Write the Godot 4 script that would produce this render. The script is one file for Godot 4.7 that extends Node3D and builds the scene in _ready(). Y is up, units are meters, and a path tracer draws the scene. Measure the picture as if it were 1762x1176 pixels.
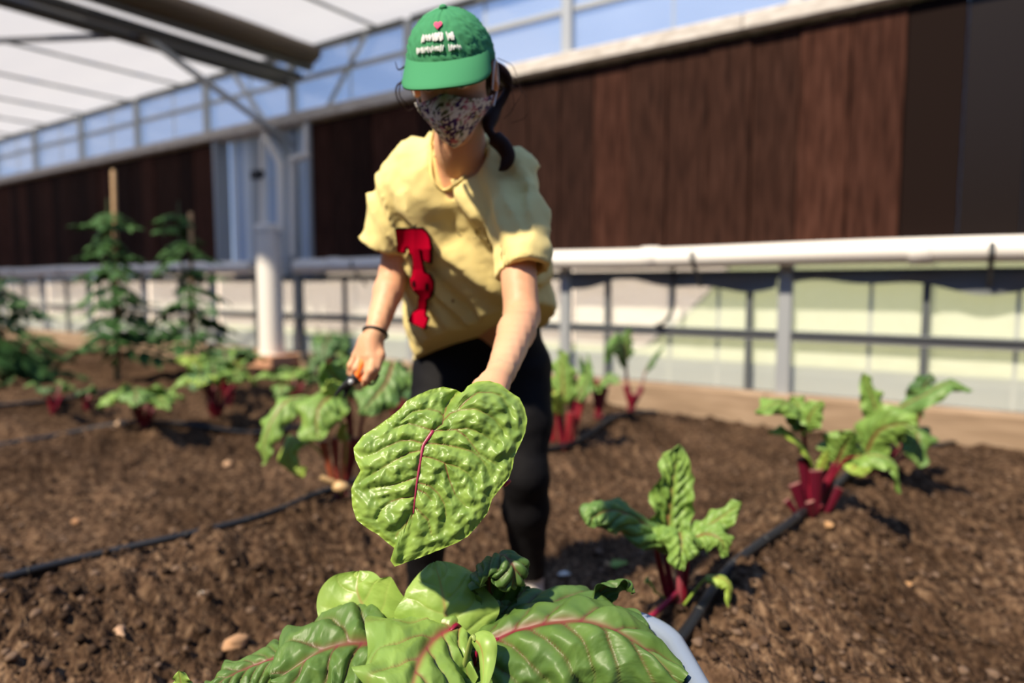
extends Node3D
# A greenhouse bed of red-stalked chard: a gardener in a yellow shirt holds out a big leaf over a tub of picked leaves.

# ---------------------------------------------------------------- mesh builder
class MB:
	var v := PackedVector3Array()
	var c := PackedColorArray()
	var uv := PackedVector2Array()
	var i := PackedInt32Array()
	var col := Color.WHITE

	func vert(p: Vector3, color: Color = col, t := Vector2.ZERO) -> int:
		v.push_back(p)
		c.push_back(color)
		uv.push_back(t)
		return v.size() - 1

	func tri(a: int, b: int, d: int) -> void:
		i.push_back(a)
		i.push_back(b)
		i.push_back(d)

	func poly(pts: Array, center: Vector3) -> void:
		var a := v.size()
		for p: Vector3 in pts:
			vert(p)
		var n: Vector3 = (pts[2] - pts[0]).cross(pts[1] - pts[0])
		var out := n.dot(pts[0] - center) > 0.0
		for k in range(1, pts.size() - 1):
			if out:
				tri(a, a + k, a + k + 1)
			else:
				tri(a, a + k + 1, a + k)

	func box(cen: Vector3, size: Vector3, b := Basis.IDENTITY, bev := 0.004) -> void:
		var h := size * 0.5
		bev = minf(bev, minf(h.x, minf(h.y, h.z)) * 0.6)
		var at := func(s: Vector3, axis: int) -> Vector3:
			var q := s * (h - Vector3.ONE * bev)
			q[axis] = s[axis] * h[axis]
			return cen + b * q
		for axis in 3:
			var p := (axis + 1) % 3
			var r := (axis + 2) % 3
			for sg in [-1.0, 1.0]:
				var f := []
				for e in [[-1.0, -1.0], [1.0, -1.0], [1.0, 1.0], [-1.0, 1.0]]:
					var s := Vector3.ZERO
					s[axis] = sg
					s[p] = e[0]
					s[r] = e[1]
					f.append(at.call(s, axis))
				poly(f, cen)
			for e in [[-1.0, -1.0], [1.0, -1.0], [1.0, 1.0], [-1.0, 1.0]]:
				var s0 := Vector3.ZERO
				s0[axis] = -1.0
				s0[p] = e[0]
				s0[r] = e[1]
				var s1 := s0
				s1[axis] = 1.0
				poly([at.call(s0, p), at.call(s1, p), at.call(s1, r), at.call(s0, r)], cen)
		for x in [-1.0, 1.0]:
			for y in [-1.0, 1.0]:
				for z in [-1.0, 1.0]:
					var s := Vector3(x, y, z)
					poly([at.call(s, 0), at.call(s, 1), at.call(s, 2)], cen)

	# a box laid along the line a-b
	func bar(a: Vector3, b: Vector3, w: float, h: float, up := Vector3.UP, bev := 0.003) -> void:
		var x := (b - a).normalized()
		var z := x.cross(up).normalized()
		var y := z.cross(x)
		box((a + b) * 0.5, Vector3(a.distance_to(b), h, w), Basis(x, y, z), bev)

	func tube(pts: Array, radii: Array, segs := 8, flat := 1.0, hint := Vector3.UP, colors := []) -> void:
		var a := v.size()
		var n := pts.size()
		var nrm := hint
		for k in n:
			var t: Vector3 = (pts[mini(k + 1, n - 1)] - pts[maxi(k - 1, 0)]).normalized()
			nrm = nrm - t * nrm.dot(t)
			if nrm.length() < 0.05:
				nrm = t.cross(Vector3(0.31, 0.2, 0.93))
			nrm = nrm.normalized()
			var bi := t.cross(nrm)
			var r: float = radii[k] if k < radii.size() else radii[-1]
			var cc: Color = colors[k] if k < colors.size() else col
			for s in segs:
				var g := TAU * s / segs
				vert(pts[k] + nrm * cos(g) * r * flat + bi * sin(g) * r, cc)
		for k in n - 1:
			for s in segs:
				var p := a + k * segs + s
				var q := a + k * segs + (s + 1) % segs
				tri(p, q, p + segs)
				tri(q, q + segs, p + segs)
		var c0 := vert(pts[0], colors[0] if colors.size() else col)
		var c1 := vert(pts[n - 1], colors[-1] if colors.size() else col)
		for s in segs:
			tri(c0, a + (s + 1) % segs, a + s)
			tri(c1, a + (n - 1) * segs + s, a + (n - 1) * segs + (s + 1) % segs)

	# rings of equal length joined into a skin
	func skin(rings: Array, closed := true) -> void:
		var a := v.size()
		var m: int = rings[0].size()
		for r: Array in rings:
			for p: Vector3 in r:
				vert(p)
		for k in rings.size() - 1:
			for s in (m if closed else m - 1):
				var p := a + k * m + s
				var q := a + k * m + (s + 1) % m
				tri(p, p + m, q)
				tri(q, p + m, q + m)

	func ball(cen: Vector3, r: Vector3, b := Basis.IDENTITY, nu := 10, nv := 7) -> void:
		var a := v.size()
		for y in nv + 1:
			var p := PI * y / nv
			for x in nu:
				var g := TAU * x / nu
				vert(cen + b * (Vector3(sin(p) * cos(g), cos(p), sin(p) * sin(g)) * r))
		for y in nv:
			for x in nu:
				var p := a + y * nu + x
				var q := a + y * nu + (x + 1) % nu
				tri(p, q, p + nu)
				tri(q, q + nu, p + nu)

	func shift(by: Vector3) -> void:
		for k in v.size():
			v[k] += by

	func mesh() -> ArrayMesh:
		var n := PackedVector3Array()
		n.resize(v.size())
		for k in range(0, i.size(), 3):
			var a := i[k]
			var b := i[k + 1]
			var d := i[k + 2]
			var f := (v[d] - v[a]).cross(v[b] - v[a])
			n[a] += f
			n[b] += f
			n[d] += f
		for k in n.size():
			n[k] = n[k].normalized() if n[k].length_squared() > 1e-22 else Vector3.UP
		var arr := []
		arr.resize(Mesh.ARRAY_MAX)
		arr[Mesh.ARRAY_VERTEX] = v
		arr[Mesh.ARRAY_NORMAL] = n
		arr[Mesh.ARRAY_TEX_UV] = uv
		arr[Mesh.ARRAY_COLOR] = c
		arr[Mesh.ARRAY_INDEX] = i
		var m := ArrayMesh.new()
		m.add_surface_from_arrays(Mesh.PRIMITIVE_TRIANGLES, arr)
		return m


# ---------------------------------------------------------------- distance field meshed as surface nets
class Field:
	var o: Vector3
	var cell: float
	var nx: int
	var ny: int
	var nz: int
	var d := PackedFloat32Array()

	func _init(lo: Vector3, hi: Vector3, size: float) -> void:
		o = lo
		cell = size
		nx = int(ceil((hi.x - lo.x) / size)) + 1
		ny = int(ceil((hi.y - lo.y) / size)) + 1
		nz = int(ceil((hi.z - lo.z) / size)) + 1
		d.resize(nx * ny * nz)
		d.fill(1.0)

	func span(lo: Vector3, hi: Vector3) -> Array:
		return [clampi(int((lo.x - o.x) / cell), 0, nx - 1), clampi(int((hi.x - o.x) / cell) + 1, 0, nx - 1),
			clampi(int((lo.y - o.y) / cell), 0, ny - 1), clampi(int((hi.y - o.y) / cell) + 1, 0, ny - 1),
			clampi(int((lo.z - o.z) / cell), 0, nz - 1), clampi(int((hi.z - o.z) / cell) + 1, 0, nz - 1)]

	func bone(a: Vector3, b: Vector3, ra: float, rb: float, k := 0.02, cut := false) -> void:
		var m := Vector3.ONE * (maxf(ra, rb) + k + cell * 2.5)
		var s := span(a.min(b) - m, a.max(b) + m)
		var ba := b - a
		var bb := maxf(ba.length_squared(), 1e-9)
		for z in range(s[4], s[5] + 1):
			for y in range(s[2], s[3] + 1):
				var at: int = (z * ny + y) * nx
				for x in range(s[0], s[1] + 1):
					var pa := o + Vector3(x, y, z) * cell - a
					var h := clampf(pa.dot(ba) / bb, 0.0, 1.0)
					var e := (pa - ba * h).length() - lerpf(ra, rb, h)
					var q := d[at + x]
					if cut:
						e = -e
						var g := maxf(k - absf(q - e), 0.0) / k
						d[at + x] = maxf(q, e) + g * g * k * 0.25
					else:
						var g := maxf(k - absf(q - e), 0.0) / k
						d[at + x] = minf(q, e) - g * g * k * 0.25

	func chain(p: Array, r: Array, k := 0.02) -> void:
		for j in p.size() - 1:
			bone(p[j], p[j + 1], r[j], r[j + 1], k)

	func blob(cen: Vector3, b: Basis, r: Vector3, k := 0.02, cut := false) -> void:
		var big := maxf(r.x, maxf(r.y, r.z))
		var m := Vector3.ONE * (big + k + cell * 2.5)
		var s := span(cen - m, cen + m)
		var inv := b.inverse()
		var small := minf(r.x, minf(r.y, r.z))
		for z in range(s[4], s[5] + 1):
			for y in range(s[2], s[3] + 1):
				var at: int = (z * ny + y) * nx
				for x in range(s[0], s[1] + 1):
					var p := inv * (o + Vector3(x, y, z) * cell - cen)
					var k0 := (p / r).length()
					var k1 := (p / (r * r)).length()
					var e := k0 * (k0 - 1.0) / k1 if k1 > 1e-6 else -small
					var q := d[at + x]
					if cut:
						e = -e
						var g := maxf(k - absf(q - e), 0.0) / k
						d[at + x] = maxf(q, e) + g * g * k * 0.25
					else:
						var g := maxf(k - absf(q - e), 0.0) / k
						d[at + x] = minf(q, e) - g * g * k * 0.25

	# take away a flat-ended cylinder
	func bore(a: Vector3, axis: Vector3, long: float, r: float, k := 0.004) -> void:
		var c := a + axis * long * 0.5
		var m := Vector3.ONE * (long * 0.5 + r + cell * 2.0)
		var s := span(c - m, c + m)
		for z in range(s[4], s[5] + 1):
			for y in range(s[2], s[3] + 1):
				var at: int = (z * ny + y) * nx
				for x in range(s[0], s[1] + 1):
					var p := o + Vector3(x, y, z) * cell - a
					var l := p.dot(axis)
					var e := -maxf((p - axis * l).length() - r, maxf(-l, l - long))
					var q := d[at + x]
					var g := maxf(k - absf(q - e), 0.0) / k
					d[at + x] = maxf(q, e) + g * g * k * 0.25

	# keep only the side of a plane that its normal points away from
	func plane(at0: Vector3, n: Vector3, k := 0.004) -> void:
		for z in nz:
			for y in ny:
				var at := (z * ny + y) * nx
				for x in nx:
					var e := (o + Vector3(x, y, z) * cell - at0).dot(n)
					var q := d[at + x]
					if q < 0.2:
						var g := maxf(k - absf(q - e), 0.0) / k
						d[at + x] = maxf(q, e) + g * g * k * 0.25

	func ripple(f: Callable, band := 0.03) -> void:
		for z in nz:
			for y in ny:
				var at := (z * ny + y) * nx
				for x in nx:
					if absf(d[at + x]) < band:
						d[at + x] += f.call(o + Vector3(x, y, z) * cell)

	func value(p: Vector3) -> float:
		var q := (p - o) / cell
		var x := clampi(int(floor(q.x)), 0, nx - 2)
		var y := clampi(int(floor(q.y)), 0, ny - 2)
		var z := clampi(int(floor(q.z)), 0, nz - 2)
		var f := q - Vector3(x, y, z)
		var a := (z * ny + y) * nx + x
		var w := nx * ny
		return lerpf(lerpf(lerpf(d[a], d[a + 1], f.x), lerpf(d[a + nx], d[a + nx + 1], f.x), f.y), lerpf(lerpf(d[a + w], d[a + w + 1], f.x), lerpf(d[a + w + nx], d[a + w + nx + 1], f.x), f.y), f.z)

	func surface(mb: MB, paint: Callable) -> void:
		var which := PackedInt32Array()
		which.resize(d.size())
		which.fill(-1)
		var off := PackedInt32Array([0, 1, nx, nx + 1, nx * ny, nx * ny + 1, nx * ny + nx, nx * ny + nx + 1])
		var ea := PackedInt32Array([0, 2, 4, 6, 0, 1, 4, 5, 0, 1, 2, 3])
		var eb := PackedInt32Array([1, 3, 5, 7, 2, 3, 6, 7, 4, 5, 6, 7])
		var pos := PackedVector3Array([Vector3(0, 0, 0), Vector3(1, 0, 0), Vector3(0, 1, 0), Vector3(1, 1, 0), Vector3(0, 0, 1), Vector3(1, 0, 1), Vector3(0, 1, 1), Vector3(1, 1, 1)])
		var lim := cell * 2.6
		for z in nz - 1:
			for y in ny - 1:
				var row := (z * ny + y) * nx
				for x in nx - 1:
					var at := row + x
					if absf(d[at]) > lim:
						continue
					var mask := 0
					for k in 8:
						if d[at + off[k]] < 0.0:
							mask |= 1 << k
					if mask == 0 or mask == 255:
						continue
					var sum := Vector3.ZERO
					var n := 0
					for e in 12:
						var da := d[at + off[ea[e]]]
						var db := d[at + off[eb[e]]]
						if (da < 0.0) != (db < 0.0):
							sum += pos[ea[e]].lerp(pos[eb[e]], da / (da - db))
							n += 1
					var p := o + (Vector3(x, y, z) + sum / n) * cell
					which[at] = mb.vert(p, paint.call(p))
		var st := PackedInt32Array([1, nx, nx * ny])
		for z in range(1, nz - 1):
			for y in range(1, ny - 1):
				for x in range(1, nx - 1):
					var at := (z * ny + y) * nx + x
					if which[at] < 0:
						continue
					for ax in 3:
						var inside := d[at] < 0.0
						if inside == (d[at + st[ax]] < 0.0):
							continue
						var u := st[(ax + 1) % 3]
						var w := st[(ax + 2) % 3]
						var q := [which[at], which[at - u], which[at - u - w], which[at - w]]
						if q.min() < 0:
							continue
						if inside:
							mb.tri(q[0], q[2], q[1])
							mb.tri(q[0], q[3], q[2])
						else:
							mb.tri(q[0], q[1], q[2])
							mb.tri(q[0], q[2], q[3])


# ---------------------------------------------------------------- scene helpers
var taken := {}
var rng := RandomNumberGenerator.new()
var M := {}


func numbered(called: String) -> String:
	taken[called] = taken.get(called, -1) + 1
	return called if taken[called] == 0 else "%s_%03d" % [called, taken[called]]


func tag(o: Node3D, label: String, category := "", group := "", kind := "") -> Node3D:
	o.set_meta("label", label)
	if category:
		o.set_meta("category", category)
	if group:
		o.set_meta("group", group)
	if kind:
		o.set_meta("kind", kind)
	return o


func base(called: String, where := Vector3.ZERO, turn := 0.0) -> Node3D:
	var o := Node3D.new()
	o.name = numbered(called)
	add_child(o)
	o.position = where
	o.rotation.y = turn
	return o


func put(mb: MB, called: String, m: Material, parent: Node3D = null, from := Vector3.ZERO) -> MeshInstance3D:
	if from != Vector3.ZERO:
		mb.shift(-from)
	return place(mb.mesh(), called, m, parent)


func place(mesh: Mesh, called: String, m: Material, parent: Node3D = null, at := Vector3.ZERO) -> MeshInstance3D:
	var o := MeshInstance3D.new()
	o.mesh = mesh
	o.material_override = m
	o.position = at
	if parent:
		o.name = called
		parent.add_child(o, true)
	else:
		o.name = numbered(called)
		add_child(o)
	return o


func mat(called: String, color: Color, rough := 0.8, metal := 0.0, spec := 0.5) -> StandardMaterial3D:
	var m := StandardMaterial3D.new()
	m.resource_name = called
	m.albedo_color = color
	m.roughness = rough
	m.metallic = metal
	m.metallic_specular = spec
	m.cull_mode = BaseMaterial3D.CULL_DISABLED
	M[called] = m
	return m


func tinted(called: String, rough := 0.8, spec := 0.5) -> StandardMaterial3D:
	var m := mat(called, Color.WHITE, rough, 0.0, spec)
	m.vertex_color_use_as_albedo = true
	return m


func noise(seed_: int, freq: float, octaves := 3, kind := FastNoiseLite.TYPE_SIMPLEX_SMOOTH) -> FastNoiseLite:
	var n := FastNoiseLite.new()
	n.seed = seed_
	n.noise_type = kind
	n.frequency = freq
	n.fractal_octaves = octaves
	n.fractal_type = FastNoiseLite.FRACTAL_FBM if octaves > 1 else FastNoiseLite.FRACTAL_NONE
	return n


func noise_map(n: FastNoiseLite, size: int, stops: Array) -> NoiseTexture2D:
	var t := NoiseTexture2D.new()
	t.width = size
	t.height = size
	t.seamless = true
	t.noise = n
	if stops.size():
		var g := Gradient.new()
		g.offsets = PackedFloat32Array(stops.map(func(s): return s[0]))
		g.colors = PackedColorArray(stops.map(func(s): return s[1]))
		t.color_ramp = g
	return t


func lin(hex: String) -> Color:
	return Color(hex).srgb_to_linear()


func curve(pts: Array, n: int) -> Array:
	var out := []
	var m := pts.size()
	for k in n + 1:
		var f := float(k) / n * (m - 1)
		var a := mini(int(f), m - 2)
		var t := f - a
		var p1: Vector3 = pts[a]
		var p2: Vector3 = pts[a + 1]
		var p0: Vector3 = pts[a - 1] if a > 0 else p1 * 2.0 - p2
		var p3: Vector3 = pts[a + 2] if a + 2 < m else p2 * 2.0 - p1
		out.append(0.5 * (2.0 * p1 + (p2 - p0) * t + (2.0 * p0 - 5.0 * p1 + 4.0 * p2 - p3) * t * t + (3.0 * p1 - p0 - 3.0 * p2 + p3) * t * t * t))
	return out


func ramp(a: float, b: float, n: int) -> Array:
	var out := []
	for k in n + 1:
		out.append(lerpf(a, b, float(k) / n))
	return out

# ---------------------------------------------------------------- the bed
const ROWS := [0.95, -0.6, -2.08, -3.93, -5.25, -6.4, -8.0]
const ACROSS := Vector2(0.785, 0.62)
const WALL_AT := Vector3(0, 0, -6.0334)
const WALL_TURN := -0.60028
var n_clod: FastNoiseLite
var n_lump: FastNoiseLite
var n_wide: FastNoiseLite
var n_crumb: FastNoiseLite


func from_wall(x: float, z: float) -> float:
	return -0.5649 * x + 0.8252 * (z - WALL_AT.z)


func soil(x: float, z: float, fine := true) -> float:
	var q := x * ACROSS.x + z * ACROSS.y
	var h := 0.0
	for r: float in ROWS:
		var e := (q - r) / 0.33
		h += 0.17 * exp(-e * e)
	var w := from_wall(x, z)
	h = h * smoothstep(0.0, 1.5, w) - 0.05
	h += 0.035 * n_wide.get_noise_2d(x, z)
	if fine:
		h += 0.06 * absf(n_lump.get_noise_2d(x, z)) + 0.045 * absf(n_clod.get_noise_2d(x, z)) + 0.022 * absf(n_crumb.get_noise_2d(x, z)) - 0.026
	if w < 0.05:
		h = -0.6
	return h


func on_soil(x: float, z: float, up := 0.0) -> Vector3:
	return Vector3(x, soil(x, z) + up, z)

# ---------------------------------------------------------------- leaves
var n_leaf: FastNoiseLite
var n_cell: FastNoiseLite
var n_soft: FastNoiseLite


func tone(base_hex: String, deep_hex: String, vein_hex: String, rib_hex: String) -> Dictionary:
	return {"base": lin(base_hex), "deep": lin(deep_hex), "vein": lin(vein_hex), "rib": lin(rib_hex)}


func blade(pts: Array, hw: float, up: Vector3, tn: Dictionary, o := {}) -> MB:
	var nu: int = o.get("nu", 40)
	var nv: int = o.get("nv", 14)
	var curl: float = o.get("curl", 0.7)
	var amp: float = o.get("amp", 0.09) * hw
	var ruffle: float = o.get("ruffle", 0.25) * hw
	var veins: float = o.get("veins", 7.0)
	var sd: float = o.get("seed", 1.0) * 17.3
	var twist: float = o.get("twist", 0.0)
	var fringe: float = o.get("fringe", 3.0)
	var asym: float = o.get("asym", 0.0)
	var ribw: float = o.get("rib", 0.05)
	var red: float = o.get("red", 0.75)
	var point: float = o.get("point", 0.75)
	var grain: float = o.get("grain", 0.5)
	var mb := MB.new()
	var c := curve(pts, nu)
	var n := up
	for k in nu + 1:
		var t := float(k) / nu
		var tg: Vector3 = (c[mini(k + 1, nu)] - c[maxi(k - 1, 0)]).normalized()
		n = (n - tg * n.dot(tg)).normalized()
		var nn := n.rotated(tg, twist * t)
		var sv := tg.cross(nn)
		var w := hw * pow(maxf(sin(PI * pow(t * 0.93 + 0.065, 0.75)), 0.0), point)
		w = maxf(w, hw * 0.01)
		for j in range(-nv, nv + 1):
			var q := float(j) / nv
			var a := absf(q)
			var sg := 1.0 if q >= 0.0 else -1.0
			var ww := w * (1.0 + asym * sg)
			var th := curl * q
			var lat := ww * (sin(th) / curl if absf(curl) > 0.01 else q)
			var drop := -ww * (1.0 - cos(th)) / curl if absf(curl) > 0.01 else 0.0
			var ph := veins * (t - 0.26 * a + 0.05 * n_leaf.get_noise_2d(t * 60.0 + sd, q * 40.0)) + (0.5 if q > 0.0 else 0.0)
			var b := absf(sin(PI * ph))
			var shut := 1.0 - exp(-pow(a / 0.1, 2.0))
			var rough := n_cell.get_noise_2d(t * hw * 2600.0 + sd * 9.0, q * ww * 1500.0)
			var hgt := amp * (pow(b, 0.55) * shut * (1.0 - 0.7 * pow(a, 5.0)) + 0.75 * (rough + 0.5) * shut + grain * absf(n_leaf.get_noise_2d(t * hw * 9000.0 + sd, q * ww * 5200.0)) * shut)
			var ruf := ruffle * pow(maxf(a - 0.3, 0.0) / 0.7, 2.0) * sin(TAU * fringe * t + sd + sg * 1.3 + 1.5 * n_leaf.get_noise_1d(t * 90.0 + sd))
			lat *= 1.0 + 0.05 * sin(TAU * fringe * 2.0 * t + sd * 2.0 + sg)
			var nl := nn * cos(th) + sv * sin(th)
			var col: Color = tn.base.lerp(tn.deep, clampf(0.5 + 0.9 * n_leaf.get_noise_2d(t * 150.0 + sd, q * 90.0), 0.0, 1.0))
			col = col.lerp(tn.vein, red * exp(-pow(b / 0.17, 2.0)) * exp(-pow(a / 0.8, 2.0)))
			col = col.lerp(tn.rib, exp(-pow(q / (ribw * (1.6 - t)), 2.0)) * (1.0 - 0.6 * t))
			mb.vert(c[k] + sv * lat + nn * drop + nl * (hgt + ruf), col)
	var m := nv * 2 + 1
	for k in nu:
		for j in m - 1:
			var p := k * m + j
			mb.tri(p, p + 1, p + m)
			mb.tri(p + 1, p + m + 1, p + m)
	return mb


# one leaf of a plant: a puckered blade on its own stalk
func add_leaf(parent: Node3D, from: Vector3, stalk: Array, pts: Array, hw: float, up: Vector3, tn: Dictionary, o := {}) -> void:
	var lf := put(blade(pts, hw, up, tn, o), "leaf", M.leaf, parent, from)
	var s := MB.new()
	var path: Array = curve(stalk + [pts[0].lerp(pts[1], 0.2)], 10)
	s.col = o.get("stalk", lin("741228"))
	var r: float = o.get("r", 0.007)
	s.tube(path, ramp(r * 1.35, r * 0.7, 10), 8, 0.7, Vector3(0, 0.1, 1))
	put(s, "stalk", M.stalk, lf, from)


func cut_stalk(parent: Node3D, from: Vector3, a: Vector3, b: Vector3, r: float, hexes := ["5e1022", "b48c78"]) -> void:
	var s := MB.new()
	var c0 := lin(hexes[0])
	var c1 := lin(hexes[1])
	var p: Array = curve([a, a.lerp(b, 0.5) + Vector3(0, 0, 0.004), b, b + (b - a).normalized() * 0.001], 6)
	s.tube(p, [r * 0.42, r * 0.55, r * 0.7, r * 0.84, r * 0.95, r, r * 0.9], 8, 0.42, Vector3(0, 0.1, 1), [c0, c0, c0, c0, c0, c0.lerp(c1, 0.3), c1])
	put(s, "cut_stalk", M.stalk, parent, from)


func chard(at: Vector3, label: String) -> Node3D:
	var p := base("chard_plant", at)
	tag(p, label, "chard plant", "chard plants growing in the bed")
	var mb := MB.new()
	mb.col = lin("6e2a30")
	for k in 5:
		var g := TAU * k / 5.0 + at.x
		mb.tube([Vector3(0, -0.03, 0), Vector3(cos(g) * 0.012, 0.015, sin(g) * 0.012), Vector3(cos(g) * 0.03, 0.03, sin(g) * 0.03)], [0.016, 0.011, 0.004], 7)
	put(mb, "crown", M.stalk, p)
	return p


# ---------------------------------------------------------------- tomato plants on stakes
func tomato(at: Vector3, tall: float, stake: float, label: String, n: int, sd: int, lean := Vector3.ZERO) -> void:
	var r := RandomNumberGenerator.new()
	r.seed = sd
	var p := base("tomato_plant", at)
	tag(p, label, "tomato plant", "young tomato plants by the far wall")
	var st := MB.new()
	var top := lean + Vector3(0, tall, 0)
	var c: Array = curve([Vector3(0, -0.03, 0), Vector3(0.02, tall * 0.35, 0.01), lean * 0.6 + Vector3(-0.02, tall * 0.7, 0), top], 12)
	st.col = lin("4b5a33")
	st.tube(c, ramp(0.018, 0.006, 12), 7)
	put(st, "stem", M.stalk, p)
	var leafm: Array = []
	for k in 4:
		var mb := MB.new()
		for q in 7:
			var side := 0.0 if q == 6 else (1.0 if q % 2 else -1.0)
			var along := 0.3 + 0.28 * (q / 2) if q < 6 else 1.0
			var a := Vector3(along * 0.27, -0.12 * along * along, 0)
			var dir := Vector3(0.45 + 0.55 * float(q == 6), -0.25 - 0.2 * r.randf(), side * 0.85).normalized()
			var l := r.randf_range(0.11, 0.17)
			var s := dir.cross(Vector3.UP).normalized() * l * 0.36
			mb.col = lin(["34542c", "2b4826", "3f6032"][r.randi() % 3])
			var i0 := mb.vert(a)
			var i1 := mb.vert(a + dir * l * 0.4 + s + Vector3(0, -0.012, 0))
			var i2 := mb.vert(a + dir * l * 0.45 + Vector3(0, 0.008, 0))
			var i3 := mb.vert(a + dir * l * 0.4 - s + Vector3(0, -0.012, 0))
			var i4 := mb.vert(a + dir * l + Vector3(0, -0.03, 0))
			mb.tri(i0, i2, i1)
			mb.tri(i0, i3, i2)
			mb.tri(i1, i2, i4)
			mb.tri(i2, i3, i4)
		mb.col = lin("46602f")
		mb.tube(curve([Vector3.ZERO, Vector3(0.13, -0.03, 0), Vector3(0.27, -0.12, 0)], 4), [0.004, 0.003, 0.002], 5)
		leafm.append(mb.mesh())
	for k in n:
		var t := 0.2 + 0.8 * (k + 0.5) / n
		var o := place(leafm[k % 4], "leaf", M.leaf_dull, p, c[int(t * 12)])
		o.rotation = Vector3(r.randf_range(-0.4, 0.4), k * 2.4 + r.randf() * 0.8, r.randf_range(-0.35, 0.35))
		o.scale = Vector3.ONE * lerpf(1.25, 0.6, t) * r.randf_range(0.8, 1.25)
	if stake > 0.0:
		var s := MB.new()
		s.box(Vector3(0.025, stake * 0.5 - 0.1, -0.03), Vector3(0.032, stake + 0.2, 0.032), Basis(Vector3(0, 0, 1), -0.02), 0.004)
		var so := put(s, "stake", M.stake, p)
		so.set_meta("label", "pale square wooden stake")


# ---------------------------------------------------------------- the leaf held out to the camera
const OUTLINE := [Vector2(40.7, 105.7), Vector2(32.1, 111.8), Vector2(12.6, 117.4), Vector2(-6.9, 113.1), Vector2(-26.4, 104.5), Vector2(-43.5, 94.8), Vector2(-53.2, 82.6), Vector2(-70.3, 69.2), Vector2(-87.4, 57.0), Vector2(-106.9, 44.8), Vector2(-119.8, 27.7), Vector2(-116.6, 10.6), Vector2(-108.1, -5.2), Vector2(-117.8, -21.1), Vector2(-121.5, -30.8), Vector2(-119.8, -55.2), Vector2(-113.0, -74.7), Vector2(-97.1, -86.9), Vector2(-82.5, -95.4), Vector2(-70.3, -106.4), Vector2(-59.3, -114.9), Vector2(-66.6, -129.6), Vector2(-59.3, -140.5), Vector2(-41.0, -134.5), Vector2(-21.5, -128.4), Vector2(2.9, -119.8), Vector2(27.3, -111.3), Vector2(44.3, -102.8), Vector2(59.0, -88.1), Vector2(73.6, -71.1), Vector2(80.9, -51.5), Vector2(96.8, -33.3), Vector2(106.5, -23.5), Vector2(112.6, -8.9), Vector2(116.3, 8.2), Vector2(127.2, 27.7), Vector2(135.8, 44.8), Vector2(140.2, 64.3), Vector2(137.0, 82.6), Vector2(129.7, 98.4), Vector2(115.0, 108.2), Vector2(100.4, 120.4), Vector2(83.3, 125.3), Vector2(63.8, 124.0), Vector2(49.2, 116.7)]
const MIDRIB := [Vector2(-3.2, 49.2), Vector2(-11.8, 37.5), Vector2(-17.9, 27.7), Vector2(-21.5, 10.6), Vector2(-25.2, -11.3), Vector2(-27.6, -25.9), Vector2(-30.1, -45.4), Vector2(-32.5, -67.4), Vector2(-38.6, -99.1), Vector2(-48.3, -128.4)]
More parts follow.
